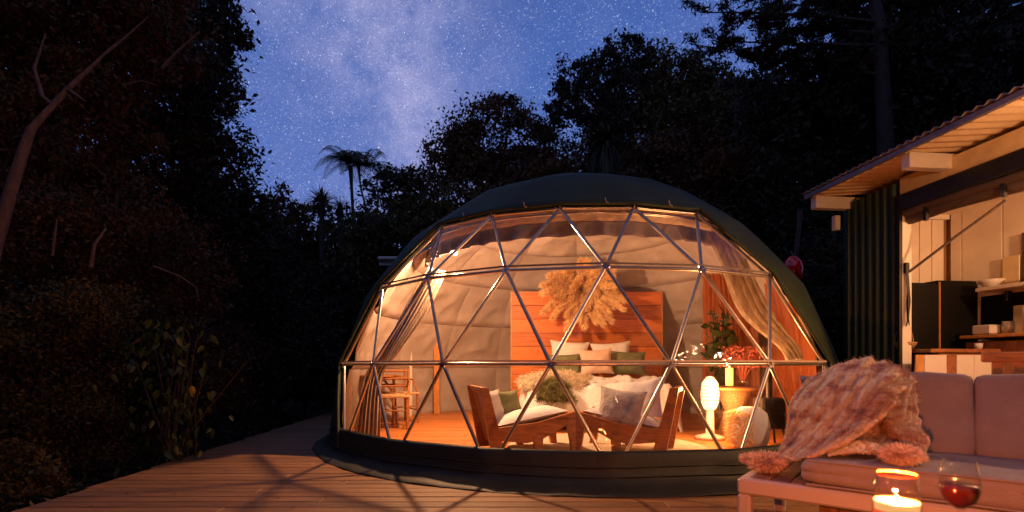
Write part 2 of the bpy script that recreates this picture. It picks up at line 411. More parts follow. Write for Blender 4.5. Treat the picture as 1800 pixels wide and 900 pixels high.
# ================================================================= DOME
S = 3.2; DC = Vector((.909, 7.424, 0)); PHI = -.184; SP = 2*math.pi/20
RING = {0: (1.034*S, CAMZ-.283*S, .5), 1: (1.0*S, CAMZ+0*S, 0), 2: (.900*S, CAMZ+.269*S, .5), 3: (.731*S, CAMZ+.487*S, 0)}
SC = Vector((DC.x, DC.y, CAMZ-.263*S)); SR = 1.046*S
FLOORZ = .095
def hub(r, k, off=0.0):
    rad, z, _ = RING[r]; a = PHI+k*SP
    p = Vector((DC.x+rad*math.sin(a), DC.y-rad*math.cos(a), z))
    if off: p = p+(p-SC).normalized()*off
    return p
dome = thing('dome_tent', 'large dark green geodesic dome tent with a glowing clear window front, on the deck', 'dome tent', (DC.x, DC.y, 0))
dl = lambda pts: rel(dome, pts)
def frange(a, b): 
    out = []; x = a
    while x <= b+1e-6: out.append(x); x += 1
    return out
K = {0: frange(-2.5, 2.5), 1: frange(-3, 3), 2: frange(-2.5, 2.5), 3: frange(-2, 2)}
# struts of the window front
edges = []
for r in (0, 1, 2, 3):
    ks = K[r]; edges += [((r, a), (r, a+1)) for a in ks[:-1]]
for r in (0, 1, 2):
    for k in K[r]:
        for dk in (-.5, .5):
            if any(abs(k+dk-q) < 1e-6 for q in K[r+1]): edges.append(((r, k), (r+1, k+dk)))
for a, b in edges:
    pa, pb = hub(*a), hub(*b)
    MB().tube(dl([pa, pb]), .0165, 8).build('strut', 'steel', dome)
for r in K:
    for k in K[r]:
        p = hub(r, k); n = (p-SC).normalized(); rot = basis(n, (0, 0, 1))
        m = MB()
        pr = [Vector((math.cos(q*math.pi/6)*(.052 if q % 2 == 0 else .030), math.sin(q*math.pi/6)*(.052 if q % 2 == 0 else .030), 0)) for q in range(12)]
        m.prism([dl([p+rot@v])[0] for v in pr], n, .03); m.tube(dl([p-n*.03, p+n*.03]), .012, 6)
        m.build('hub', 'hub_steel', dome)
# clear film panes
for r in (0, 1, 2):
    for k in K[r+1]:
        pass
def pane(tri):
    n = (tri[1]-tri[0]).cross(tri[2]-tri[0]).normalized()
    c = sum(tri, Vector())/3; n = n if n.dot(c-SC) > 0 else -n
    rows = []
    m = MB(); N_ = 5; idx = {}; vs = []; fs = []
    for i in range(N_+1):
        for j in range(N_+1-i):
            a, b = i/N_, j/N_; c_ = 1-a-b; p = tri[0]*a+tri[1]*b+tri[2]*c_
            p = p+n*.05*min(a, b, c_)*3*.5+n*.004*noise.noise(p*3)
            idx[(i, j)] = len(vs); vs.append(p)
    for i in range(N_):
        for j in range(N_-i):
            fs.append((idx[(i, j)], idx[(i+1, j)], idx[(i, j+1)]))
            if j < N_-i-1: fs.append((idx[(i+1, j)], idx[(i+1, j+1)], idx[(i, j+1)]))
    m.add(dl(vs), fs, True); m.build('window_pane', 'clear_film', dome)
OFFP = .022
for r in (0, 1, 2):
    for k in K[r]:
        if any(abs(k+1-q) < 1e-6 for q in K[r]) and any(abs(k+.5-q) < 1e-6 for q in K[r+1]):
            pane([hub(r, k, OFFP), hub(r, k+1, OFFP), hub(r+1, k+.5, OFFP)])
    for k in K[r+1]:
        if any(abs(k+1-q) < 1e-6 for q in K[r+1]) and any(abs(k+.5-q) < 1e-6 for q in K[r]):
            pane([hub(r+1, k, OFFP), hub(r+1, k+1, OFFP), hub(r, k+.5, OFFP)])
# welded seams of the film along two rings
for r in (1, 2):
    for a in K[r][:-1]:
        pa, pb = hub(r, a, .03), hub(r, a+1, .03); d_ = Vector((0, 0, .007))
        m = MB(); n = ((pa+pb)/2-SC).normalized()
        up_ = Vector((0, 0, .018)); m.prism(dl([pa-d_+up_, pb-d_+up_, pb+d_+up_, pa+d_+up_]), n, .004); m.build('film_seam', 'cream_cloth' if r == 1 else 'seam', dome)
# opaque cover: every facet outside the window
CO = .032
def vtx_rings():
    rings = [[(r, k) for k in [q+RING[r][2] for q in range(-10, 10)]] for r in (0, 1, 2, 3)]
    return rings
cov = []
def hubc(r, k): 
    k = (k+10) % 20-10; p = hub(r, k); return p+(p-SC).normalized()*CO
inw = lambda r, k: any(abs(((k+10) % 20-10)-q) < 1e-6 for q in K[r])
for r in (0, 1, 2):
    off = RING[r][2]; off2 = RING[r+1][2]
    for q in range(-10, 10):
        k = q+off
        if not (inw(r, k) and inw(r, k+1) and inw(r+1, k+.5)): cov.append([hubc(r, k), hubc(r, k+1), hubc(r+1, k+.5)])
        k = q+off2
        if not (inw(r+1, k) and inw(r+1, k+1) and inw(r, k+.5)): cov.append([hubc(r+1, k), hubc(r+1, k+1), hubc(r, k+.5)])
# cap above ring 3: elevations 60, 75, 90
def capv(el, n, j, ph=0):
    a = PHI+2*math.pi*(j+ph)/n; rr = SR+CO
    return Vector((SC.x+rr*math.cos(R(el))*math.sin(a), SC.y-rr*math.cos(R(el))*math.cos(a), SC.z+rr*math.sin(R(el))*1.012))
r3 = [hubc(3, q) for q in range(20)]; r4 = [capv(61, 15, j, .5) for j in range(15)]; r5 = [capv(75, 10, j) for j in range(10)]; top = capv(90, 1, 0)
def stitch(A, B):
    i = j = 0; na, nb = len(A), len(B); T = []
    fa = lambda i: math.atan2(A[i % na].x-SC.x, -(A[i % na].y-SC.y)); 
    # zip by fraction of the full turn, starting at PHI
    def ang(p):
        t = (math.atan2(p.x-SC.x, -(p.y-SC.y))-PHI+1e-4) % (2*math.pi); return t
    A = sorted(A, key=ang); B = sorted(B, key=ang)
    while i < na or j < nb:
        ai = ang(A[(i+1) % na])+(2*math.pi if i+1 >= na else 0); bj = ang(B[(j+1) % nb])+(2*math.pi if j+1 >= nb else 0)
        if (ai <= bj and i < na) or j >= nb: T.append([A[i % na], A[(i+1) % na], B[j % nb]]); i += 1
        else: T.append([A[i % na], B[(j+1) % nb], B[j % nb]]); j += 1
    return T
cov += stitch(r3, r4)+stitch(r4, r5)+[[r5[j], r5[(j+1) % 10], top] for j in range(10)]
mc = MB()
for t in cov:
    n = (t[1]-t[0]).cross(t[2]-t[0]); c = (t[0]+t[1]+t[2])/3
    if n.dot(c-SC) < 0: t = [t[0], t[2], t[1]]
    # facets subdivided and very slightly bellied so the fabric is not dead flat
    N_ = 6; idx = {}; vs = []; fs = []
    for i in range(N_+1):
        for j in range(N_+1-i):
            a, b = i/N_, j/N_; c_ = 1-a-b; p = t[0]*a+t[1]*b+t[2]*c_
            sp_ = SC+(p-SC).normalized()*(SR+CO); p = p.lerp(sp_, .22); p = p+(p-SC).normalized()*.010*noise.noise(p*2.2)
            idx[(i, j)] = len(vs); vs.append(p)
    for i in range(N_):
        for j in range(N_-i):
            fs.append((idx[(i, j)], idx[(i+1, j)], idx[(i, j+1)]))
            if j < N_-i-1: fs.append((idx[(i+1, j)], idx[(i+1, j+1)], idx[(i, j+1)]))
    mc.add(dl(vs), fs, True)
_bm = bmesh.new(); _vs = [_bm.verts.new(v) for v in mc.v]
for f in mc.f:
    try: _bm.faces.new([_vs[i] for i in f])
    except ValueError: pass
bmesh.ops.remove_doubles(_bm, verts=_bm.verts[:], dist=.002)
for f in _bm.faces: f.smooth = True
_me = bpy.data.meshes.new('cover'); _bm.to_mesh(_me); _bm.free(); _me.materials.append(M['cover']); link('cover', _me, dome, .006)
# skirt: band round the foot, spilling on the deck
rows = []
nseg = 240
prof = [(3.328, .30), (3.345, .27), (3.355, .20), (3.365, .12), (3.39, .065), (3.46, .035), (3.535, .018), (3.60, .008), (3.605, .003)]
for (rr, z) in prof:
    row = []
    for j in range(nseg):
        a = 2*math.pi*j/nseg; 
        kk = (a-PHI)/SP-.5; fr = kk-math.floor(kk)   # polygonal hug between base hubs
        poly = math.cos(SP/2)/math.cos((fr-.5)*SP)
        w = max(0, min(1, (z-.02)/.2)); rad = rr*(1-w*(1-poly))
        rad -= max(0, rr-3.39)*.5*max(0, min(1, (abs(((a+math.pi-PHI) % (2*math.pi))-math.pi)-.5)/.8)); rad += .018*noise.noise(Vector((math.cos(a)*9, math.sin(a)*9, z*7)))*(1 if z < .25 else .3)
        zz = max(z+.014*noise.noise(Vector((math.cos(a)*14, math.sin(a)*14, 3)))*(1 if z < .25 else .1), .002)
        row.append(Vector((rad*math.sin(a), -rad*math.cos(a), zz)))
    rows.append(row)
MB().grid(rows, closed=True).build('skirt', 'shaded_skirt', dome, solid=.004)
for zz, rr in ((.175, 3.366), (.105, 3.385)):   # stitched folds in the skirt
    pts = []
    for j in range(97):
        a = -1.3+2.7*j/96; kk = (a-PHI)/SP-.5; fr = kk-math.floor(kk); poly = math.cos(SP/2)/math.cos((fr-.5)*SP)
        w = max(0, min(1, (zz-.02)/.2)); pts.append(Vector((rr*(1-w*(1-poly))*math.sin(a), -rr*(1-w*(1-poly))*math.cos(a), zz+.012*noise.noise(Vector((a*3, zz, 0))))))
    MB().tube(pts, .007, 5).build('skirt_hem', 'shaded_skirt', dome)
# rolled flap edges along the window sides and top
def edge_roll(keys, off, r, m='cover'):
    pts = [hub(r_, k_, off) for r_, k_ in keys]
    fine = []
    for a, b in zip(pts[:-1], pts[1:]):
        for i in range(10):
            t = i/10; p = a.lerp(b, t); fine.append(p+(p-SC).normalized()*.012*math.sin(t*math.pi)+Vector((0, 0, -.015*math.sin(t*math.pi))))
    fine.append(pts[-1])
    MB().tube(dl(fine), [r*(1+.25*noise.noise(p*6)) for p in fine], 8).build('rolled_flap', m, dome)
edge_roll([(0, -2.5), (1, -3), (2, -2.5), (3, -2)], .06, .016)
edge_roll([(3, -2), (3, -1), (3, 0), (3, 1), (3, 2)], .055, .014)
edge_roll([(3, 2), (2, 2.5), (1, 3), (0, 2.5)], .06, .016)
# small tie cords hanging at the upper edge
for k in (-1.5, -.5, .6, 1.5):
    a = hub(3, math.floor(k), .08); b = hub(3, math.floor(k)+1, .08); p = a.lerp(b, k-math.floor(k))
    MB().tube(dl([p+Vector((0, 0, .03)), p+Vector((.01, -.01, -.02)), p+Vector((.03, -.02, -.03))]), .004, 4).build('tie_cord', 'cream_cloth', dome)
# inner quilted liner panels
LR = SR-.16
def lpt(az, el, rad=LR): # az measured like hubs, from the camera side
    return Vector((SC.x+rad*math.cos(el)*math.sin(az), SC.y-rad*math.cos(el)*math.cos(az), SC.z+rad*math.sin(el)))
els = [R(-2.5), R(14), R(29), R(44), R(59), R(74), R(88)]
naz = 11; wa0, wa1 = PHI-2.78*SP, PHI+2.85*SP
for i in range(6):
    for j in range(naz):
        span = 2*math.pi-(wa1-wa0)
        if i < 3:
            b1 = PHI+3.4*SP; sp_ = 2*math.pi-6.7*SP; a0 = b1+sp_*j/naz; a1 = b1+sp_*(j+1)/naz
        else: a0 = wa1+2*math.pi*j/naz; a1 = wa1+2*math.pi*(j+1)/naz
        if i == 3 and (wa0+.1 < ((a0+a1)/2+math.pi) % (2*math.pi)-math.pi < wa1-.1): e0 = R(49)
        else: e0 = els[i]
        n = 20; rows = []
        for u in range(n+1):
            row = []
            for v in range(n+1):
                el = e0+(els[i+1]-e0)*u/n; az = a0+(a1-a0)*v/n
                puff = (math.sin(math.pi*u/n)**.6)*(math.sin(math.pi*v/n)**.5)
                q = lpt(az, el, 1)*5
                wr = .05*noise.noise(q*.9+Vector((i*7, j*3, 0)))+.030*(1-abs(noise.noise(q*1.7+Vector((0, j*5, 0)))))**3+.014*noise.noise(q*4.1)
                sag = .05*math.exp(-((u/n-.12)/.12)**2)
                row.append(lpt(az, el, LR+.02-.022*puff-sag*.7-wr*puff*1.3))
            rows.append([p-dome.location for p in row])
        MB().grid(rows).build('liner_panel', 'liner', dome)
# valance band and cream rolls under the upper edge of the window
def arcband(el0, el1, a0, a1, rad, n, pleat, name, m, k=2):
    rows = []
    for u in range(k+1):
        row = []
        for v in range(n+1):
            az = a0+(a1-a0)*v/n; el = el0+(el1-el0)*u/k
            row.append(lpt(az, el, rad+pleat*math.sin(v*1.1)*(1-u/k)+.006*noise.noise(Vector((v*.3, u, 1))))-dome.location)
        rows.append(row)
    MB().grid(rows).build(name, m, dome, solid=.006)
def hoop(r0, z0, r1, z1, a0, a1, n, pleat, name, m, k=4, per=1.1):
    rows = []
    for u in range(k+1):
        row = []; t = u/k
        for v in range(n+1):
            az = a0+(a1-a0)*v/n; rad = r0+(r1-r0)*t+pleat*(.3+t)*math.sin(v*per+2*noise.noise(Vector((v*.06, 0, 3))))
            row.append(Vector((rad*math.sin(az), -rad*math.cos(az), z0+(z1-z0)*t+.012*noise.noise(Vector((v*.11, t, 1))))))
        rows.append(row)
    MB().grid(rows).build(name, m, dome, solid=.006)
hoop(2.24, 2.60, 2.16, 2.475, PHI-1.25, PHI+1.2, 220, .004, 'cream_band', 'cream_cloth')
hoop(2.12, 2.50, 2.12, 2.33, PHI-1.25, PHI+1.2, 260, .020, 'valance', 'valance', 5, .42)
MB().tube([Vector((2.20*math.sin(a), -2.20*math.cos(a), 2.545)) for a in np.linspace(PHI-1.25, PHI+1.2, 80)], .018, 6).build('curtain_track', 'steel', dome)
# inner floor of boards
fl = bpy.data.objects.new('dome_floor', None); C.objects.link(fl); fl.location = (DC.x, DC.y, 0)
tag(fl, 'round warm timber floor inside the dome', None, kind='structure')
y = -3.2; pw = .125
while y < 3.2:
    L = 2*math.sqrt(max(.01, 3.28**2-max(abs(y), abs(y+pw))**2)); cut = random.uniform(-.3, .3)*L
    for x0, x1 in ((-L/2, cut-.002), (cut+.002, L/2)):
        MB().box(((x0+x1)/2, y+pw/2, FLOORZ-.02+random.uniform(-.001, .001)), (x1-x0, pw-.004, .04), bev=.003).build('floor_board', 'floor_wood', fl)
    y += pw

# ---------------------------------------------------------------- furniture in the dome
def curtain(name, label, cols, m, nfold, amp, parent=None, thick=.006, nu=40, nv=90):
    """cols: left edge polyline and right edge polyline (world points), pleated between"""
    L, Rr = cols; rows = []
    g_ = catmull_grid([L, Rr] if False else [[a, b] for a, b in zip(L, Rr)], nu, 1)
    for i, (a, b) in enumerate(g_):
        row = []; d_ = b-a; n = d_.cross(Vector((0, 0, 1))); n.normalize() if n.length > 1e-6 else None
        for j in range(nv+1):
            t = j/nv; ph = t*nfold*2*math.pi+noise.noise(Vector((i*.06, t*2, 5)))*1.3
            row.append(a+d_*t+n*amp*(math.sin(ph)+.35*math.sin(ph*2.3+1))*(.7+.5*noise.noise(Vector((t*4, i*.05, 2)))))
        rows.append(row)
    o = MB().grid(rows).build(name, m, parent, solid=thick); return tag(o, label, 'curtain') if parent is None else o
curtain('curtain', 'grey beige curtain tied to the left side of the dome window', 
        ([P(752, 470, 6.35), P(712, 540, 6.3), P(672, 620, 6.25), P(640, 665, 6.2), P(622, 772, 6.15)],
         [P(785, 478, 6.5), P(752, 545, 6.4), P(700, 620, 6.3), P(672, 665, 6.25), P(668, 775, 6.2)]), 'backlit_curtain', 6, .03)
curtain('curtain', 'pale draped curtain swept to the right side of the dome window',
        ([P(1232, 392, 5.75), P(1262, 460, 5.7), P(1300, 550, 5.6), P(1366, 612, 5.5), P(1384, 634, 5.5)],
         [P(1278, 398, 5.85), P(1312, 460, 5.8), P(1356, 545, 5.7), P(1402, 606, 5.6), P(1412, 632, 5.6)]), 'curtain', 4, .035)
# rust curtain behind, to the right, standing in for lamp-tinted liner
curtain('curtain', 'rust orange curtain standing in for lamp tint along the right back wall of the dome',
        ([P(1236, 430, 8.1), P(1236, 560, 8.1), P(1236, 700, 8.1)], [P(1300, 440, 7.6), P(1330, 570, 7.2), P(1335, 730, 7.1)]), 'rust_curtain', 9, .03)
curtain('curtain', 'orange curtain in the right corner of the dome behind the white drape',
        ([P(1340, 470, 6.9), P(1352, 560, 6.8), P(1360, 740, 6.8)], [P(1365, 475, 6.2), P(1420, 560, 6.0), P(1440, 740, 6.0)]), 'rust_curtain', 6, .03)

# headboard
hb = thing('headboard', 'tall orange headboard of horizontal timber boards behind the bed', 'headboard', (P(1031, 640, 9.0).x, 9.0, FLOORZ))
hh = .242
for i in range(9):
    MB().box((0, 0, .12+hh*i), (2.62, .03, hh-.006), bev=.004).build('board', 'cedar', hb)
for x in (-1.2, 0, 1.2): MB().box((x, .035, 1.08), (.08, .036, 2.1)).build('batten', 'cedar', hb)
for s_ in (-1, 1): MB().box((s_*1.322, -.002, 1.09), (.022, .045, 2.18)).build('edge_strip', 'orange_wood', hb)

# bed
bx = P(1031, 640, 8.0).x+.05
bed = thing('bed', 'wide low bed with rumpled grey white linen in front of the timber headboard', 'bed', (bx, 7.95, FLOORZ))
MB().box((0, 0, .16), (1.96, 2.02, .20), bev=.01).build('bed_base', 'chair_wood', bed)
for sx in (-1, 1):
    for sy in (-1, 1): MB().box((sx*.88, sy*.9, .03), (.08, .08, .06)).build('leg', 'chair_wood', bed)
def soft_slab(w, l, z0, z1, seed, amp, ov=.04, n=44):
    rows = []
    for i in range(n+1):
        r = []
        for j in range(n+1):
            u = -1+2*i/n; v = -1+2*j/n
            eu = 1-abs(u)**8; ev = 1-abs(v)**8; k = max(0, min(eu, ev))**.4
            q = Vector((u*2.3+seed, v*2.6, seed))
            rid = (1-abs(noise.noise(q*1.3)))**3*.6+.5*noise.noise(q*2.7)
            r.append(Vector((v*w/2+ov*noise.noise(q*2), u*l/2+ov*noise.noise(q*2+Vector((9, 0, 0))), z0+(z1-z0)*k+amp*rid*k)))
        rows.append(r)
    return MB().grid(rows)
soft_slab(1.98, 2.04, .26, .50, 1, .01).build('mattress', 'white_linen', bed)
def duvet():
    n = 70; rows = []
    for i in range(n+1):
        r = []
        for j in range(n+1):
            u = i/n; v = -1+2*j/n   # u: 0 foot .. 1 head
            y = -1.10+u*1.62; w = 1.12
            drop = max(0, abs(v)-.86)/.14; dz = -.42*drop**1.2
            foot = max(0, .10-u)/.10; dz2 = -.34*foot
            q = Vector((v*2.2, u*3.0, 4)); rid = .075*(1-abs(noise.noise(q*1.6)))**3+.045*noise.noise(q*1.9+Vector((3, 1, 0)))+.02*noise.noise(q*5)
            hump = .10*math.exp(-((u-.62)/.25)**2)
            r.append(Vector((v*w*(1-.03*drop)+.03*noise.noise(q*2), y+.04*noise.noise(q*1.5), .55+hump+rid+dz+dz2)))
        rows.append(r)
    return MB().grid(rows)
duvet().build('duvet', 'linen', bed, solid=.03)
# pillows resting on the bed are things of their own
def pillow(label, px, py, d, w, h, t, m, yaw=0, roll=0, lean=-.25, seed=1, group=None, face=(0, -1, 0)):
    o = pillow_mb(w, h, t, seed=seed).build('pillow', m)
    rot = Matrix.Rotation(yaw, 3, 'Z')@basis((face[0], face[1], -lean), (0, 0, 1))@Matrix.Rotation(roll, 3, 'Z')
    o.matrix_world = Matrix.Translation(P(px, py, d))@rot.to_4x4(); return tag(o, label, 'pillow', group)
pillow('white pillow on the left of the bed against the headboard', 1001, 622, 8.78, .68, .46, .20, 'white_linen', roll=-.06, seed=1, group='pillows on the bed')
pillow('white pillow with raised right corner on the right side of the bed head', 1075, 624, 8.78, .70, .46, .20, 'white_linen', roll=.07, seed=2, group='pillows on the bed')
pillow('olive green pillow on the left below a white pillow', 992, 642, 8.62, .62, .40, .18, 'green_linen', roll=.02, seed=3, group='pillows on the bed')
pillow('olive green pillow on the right of the bed', 1103, 638, 8.62, .64, .42, .18, 'green_linen', roll=-.04, seed=4, group='pillows on the bed')
pillow('small blush pillow in the middle of the bed in front of the others', 1048, 636, 8.45, .56, .44, .20, 'blush_linen', roll=.05, seed=5, group='pillows on the bed')
# shaggy throws at the foot
def shag_obj(name, label, net, m, hair, nh, seed, nu=30, nv=30, sz=.0):
    g_ = catmull_grid(net, nu, nv)
    for i, r in enumerate(g_):
        for j, p in enumerate(r): r[j] = p+Vector((0, -.012, .03))*noise.noise(p*6+Vector((seed, 0, 0)))
    mb = MB().grid(g_)
    pts = np.array([[*p] for r in g_ for p in r]); 
    idx = rng.integers(0, len(pts), nh); base_ = pts[idx]+rng.normal(size=(nh, 3))*.02
    V, F = leaves(base_, hair, .10, direction=np.array([[0, -.5, -.35]])+rng.normal(size=(nh, 3))*.5)
    o_ = len(mb.v); mb.v += [tuple(v) for v in V]; mb.f += [tuple(int(x)+o_ for x in f) for f in F]; mb.smooth += [False]*len(F)
    o = mb.build(name, m); return tag(o, label, 'throw')
shag_obj('fur_throw', 'shaggy moss green fur throw hanging over the foot of the bed on the left',
         [[P(948, 676, 6.95), P(962, 670, 6.9), P(980, 668, 6.9), P(996, 678, 6.9)],
          [P(944, 688, 6.82), P(960, 684, 6.78), P(980, 682, 6.75), P(1004, 692, 6.8)],
          [P(946, 704, 6.74), P(966, 705, 6.7), P(988, 705, 6.7), P(1012, 708, 6.72)]], 'green_shag', .06, 6000, 1)
shag_obj('fur_throw', 'cream shaggy throw lying over the bed above the green one',
         [[P(912, 668, 7.4), P(950, 656, 7.4), P(1000, 654, 7.4), P(1040, 664, 7.4)],
          [P(912, 676, 7.15), P(950, 662, 7.1), P(990, 660, 7.1), P(1030, 674, 7.1)],
          [P(918, 690, 7.0), P(950, 680, 6.98), P(995, 676, 6.98), P(1030, 692, 7.0)]], 'cream_shag', .07, 7000, 2)

# lounge chairs
def lounge_chair(label, loc, rz):
    """faces +x; origin on the floor at the middle"""
    c = thing('lounge_chair', label, 'lounge chair', loc, rz, 'lounge chairs in front of the bed')
    W_ = .62
    for s_ in (-1, 1):
        y = s_*W_/2
        V2 = lambda pts: [Vector((x, y, z)) for x, z in pts]
        MB().prism(V2([(-.52, .68), (-.44, .68), (-.27, .02), (-.40, .02)]), (0, 1, 0), .045).build('back_frame', 'chair_wood', c)
        MB().prism(V2([(-.36, .17), (-.33, .29), (.06, .33), (.46, .43), (.50, .36), (.12, .17), (-.05, .13)]), (0, 1, 0), .04).build('side_rail', 'chair_wood', c)
        MB().prism(V2([(.36, .37), (.46, .38), (.50, .0), (.43, .0)]), (0, 1, 0), .05).build('leg', 'chair_wood', c)
        MB().prism(V2([(.02, .2), (.12, .22), (.10, .0), (.03, .0)]), (0, 1, 0), .05).build('leg', 'chair_wood', c)
    MB().box((.44, 0, .39), (.05, W_-.05, .06), bev=.005).build('front_rail', 'chair_wood', c)
    MB().box((-.475, 0, .655), (.05, W_-.05, .05), bev=.005).build('top_rail', 'chair_wood', c)
    # cane back: woven strips
    cb = MB()
    up = Vector((-.16, 0, .62)).normalized(); o0 = Vector((-.33, 0, .10))
    for i in range(22):
        a = o0+up*(.02+i*.027); cb.tube([a+Vector((0, -W_/2+.03, 0)), a+Vector((0, W_/2-.03, 0))], .005, 4, False)
    for j in range(20):
        yy = -W_/2+.04+j*(W_-.08)/19; cb.tube([o0+Vector((0, yy, 0)), o0+up*.6+Vector((0, yy, 0))], .0045, 4, False)
    cb.build('cane_back', 'cane', c)
    st_ = Vector((.78, 0, .15)).normalized()
    sb = MB().box((.05, 0, .30), (.80, W_-.06, .02), Matrix.Rotation(-.18, 3, 'Y')); sb.build('cane_seat', 'cane', c)
    rot = Matrix.Rotation(-.18, 3, 'Y')
    pm = pillow_mb(.74, .56, .12, pinch=.02, seed=9); pm.v = [tuple(rot@Vector(v)+Vector((.04, 0, .37))) for v in pm.v]; pm.build('seat_cushion', 'white_linen', c)
    return c
lc1 = lounge_chair('left lounge chair of brown wood with a cane back, facing right', (P(918, 640, 5.3).x, 5.33, FLOORZ), R(16))
lc2 = lounge_chair('right lounge chair of brown wood with grey cushions, facing left', (P(1108, 640, 5.2).x, 5.25, FLOORZ), R(180-24))
def cushion_at(name, label, loc, rot, w, h, t, m, seed, cat='cushion'):
    o = pillow_mb(w, h, t, seed=seed).build(name, m); o.matrix_world = Matrix.Translation(loc)@rot.to_4x4(); return tag(o, label, cat)
cushion_at('cushion', 'white scatter cushion leaning on the cane back of the left lounge chair', P(868, 722, 5.3), basis((.85, -.4, .25), (0, 0, 1)), .46, .46, .14, 'grey_linen', 11)
cushion_at('cushion', 'dark green throw cushion on the left lounge chair', P(893, 712, 5.48), basis((.6, -.6, .35), (0, 0, 1)), .40, .34, .12, 'green_linen', 12)
cushion_at('cushion', 'pale grey scatter cushion at the left of the right lounge chair', P(1090, 718, 5.1), basis((-.35, -.85, .35), (.12, 0, 1)), .48, .42, .17, 'grey_linen', 13)
cushion_at('cushion', 'white scatter cushion behind the grey one on the right lounge chair', P(1125, 702, 5.32), basis((-.6, -.7, .3), (-.2, 0, 1)), .50, .44, .16, 'white_linen', 14)
# round rug
rg = MB(); rp = [(0, .022)]+[(r_, .022+.003*math.sin(r_*40)) for r_ in np.linspace(.05, 1.05, 22)]+[(1.07, .012), (1.07, .002)]
rg.lathe(rp, (0, 0, 0), 64); o = rg.build('round_rug', 'rug'); o.location = (1.02, 5.55, FLOORZ); tag(o, 'round cream rug under the two lounge chairs', 'rug')

# pampas arrangement on the headboard
pc = P(1022, 512, 8.88)
pam = thing('pampas_arrangement', 'large wall spray of golden pampas plumes over the headboard', 'dried flowers', pc)
def plume(dirv, L, wd, seed, m='pampas', name='plume', n=1700):
    rr = np.random.default_rng(seed); d_ = Vector(dirv).normalized()
    side = d_.cross(Vector((0, 1, 0))).normalized(); sag = Vector((0, -.1, -.16))
    t = rr.random(n)**.8; V = []; 
    ax = np.array([[*(d_*(L*.16+L*.85*x)+sag*1.6*(x*x)*L)] for x in t])
    spread = wd*(.55+.45*t)*(1-.45*t**4)
    off = rr.normal(size=(n, 3)); off /= np.linalg.norm(off, axis=1, keepdims=True)
    off *= (spread*rr.random(n)**.5)[:, None]; off[:, 1] *= .7
    pts = ax+off; dr = np.array([[*d_]])+off/np.maximum(spread, .02)[:, None]*.85+rr.normal(size=(n, 3))*.28; dr[:, 2] -= .15
    dr /= np.linalg.norm(dr, axis=1, keepdims=True)
    q = rr.normal(size=(n, 3)); s_ = np.cross(dr, q); s_ /= np.linalg.norm(s_, axis=1, keepdims=True)
    l = (.05+.06*rr.random((n, 1))); w_ = .0050
    a = pts-dr*l*.5; b = pts+s_*w_; c = pts+dr*l*.5; e__ = pts-s_*w_
    Vv = np.stack([a, b, c, e__], 1).reshape(-1, 3); F = np.arange(4*n).reshape(n, 4)
    me = raw_mesh(name, Vv, F, m); link(name, me, pam)
rr_ = random.Random(3)
for i in range(30):
    a = 2*math.pi*i/30+rr_.uniform(-.1, .1); L = rr_.uniform(.46, .72)*(1+.22*abs(math.cos(a))-.18*max(0, -math.sin(a))**4)
    plume((math.cos(a), -rr_.uniform(.25, .7), math.sin(a)*.9), L, rr_.uniform(.075, .10), i)
for i in range(14):
    a = 2*math.pi*i/14+rr_.uniform(-.2, .2); plume((math.cos(a), -1.0, math.sin(a)), rr_.uniform(.24, .40), .085, 100+i)
for i in range(4):
    a = rr_.uniform(0, 6.28); plume((math.cos(a), -1.5, math.sin(a)), rr_.uniform(.08, .2), .06, 200+i, 'pampas_core', 'seed_cluster', 200)
for i in range(12):
    a = 2*math.pi*i/12; MB().tube([(0, 0, 0), (.2*math.cos(a), -.06, .2*math.sin(a)), (.42*math.cos(a), -.1, .42*math.sin(a)-.02)], .005, 4).build('stem', 'pampas_core', pam)

# dining chair and table at left
def dining_chair(label, loc, rz):
    c = thing('dining_chair', label, 'chair', loc, rz, 'dining chairs by the left window')
    for sx in (-1, 1):
        MB().tube([(sx*.21, .20, 0), (sx*.21, .20, .45), (sx*.22, .25, .84)], [.02, .02, .017], 8).build('leg', 'pine_wood', c)
        MB().tube([(sx*.21, -.20, 0), (sx*.20, -.20, .46)], .02, 8).build('leg', 'pine_wood', c)
        MB().tube([(sx*.21, -.20, .2), (sx*.21, .20, .22)], .011, 6).build('stretcher', 'pine_wood', c)
        MB().tube([(sx*.215, .24, .68), (sx*.24, .0, .66), (sx*.205, -.2, .46)], .014, 6).build('armrest', 'pine_wood', c)
    MB().box((0, 0, .455), (.46, .46, .035), bev=.01).build('seat', 'cane', c)
    for z in (.58, .69, .80): MB().tube([(-.215, .225+(z-.45)*.07, z), (0, .26+(z-.45)*.07, z), (.215, .225+(z-.45)*.07, z)], .018, 6).build('back_rail', 'pine_wood', c)
    MB().tube([(-.21, -.2, .26), (.21, -.2, .26)], .011, 6).build('stretcher', 'pine_wood', c)
    return c
def floor_at(px, d): return Vector((P(px, 640, d).x, d, FLOORZ))
dining_chair('honey wood dining chair nearest the deck, at the left of the dome', floor_at(690, 7.25), R(10))
dining_chair('honey wood dining chair standing behind the first, nearer the back wall', floor_at(702, 7.9), R(40))
tb = thing('dining_table', 'round honey wood table between the dining chairs and the left wall', 'table', floor_at(662, 7.75))
MB().lathe([(0, .74), (.36, .74), (.365, .725), (.36, .71), (0, .71)], n=32).build('table_top', 'pine_wood', tb)
for q in range(3):
    a = q*2.09+.3; MB().tube([(.25*math.cos(a), .25*math.sin(a), .71), (.30*math.cos(a), .30*math.sin(a), 0)], [.022, .016], 8).build('leg', 'pine_wood', tb)
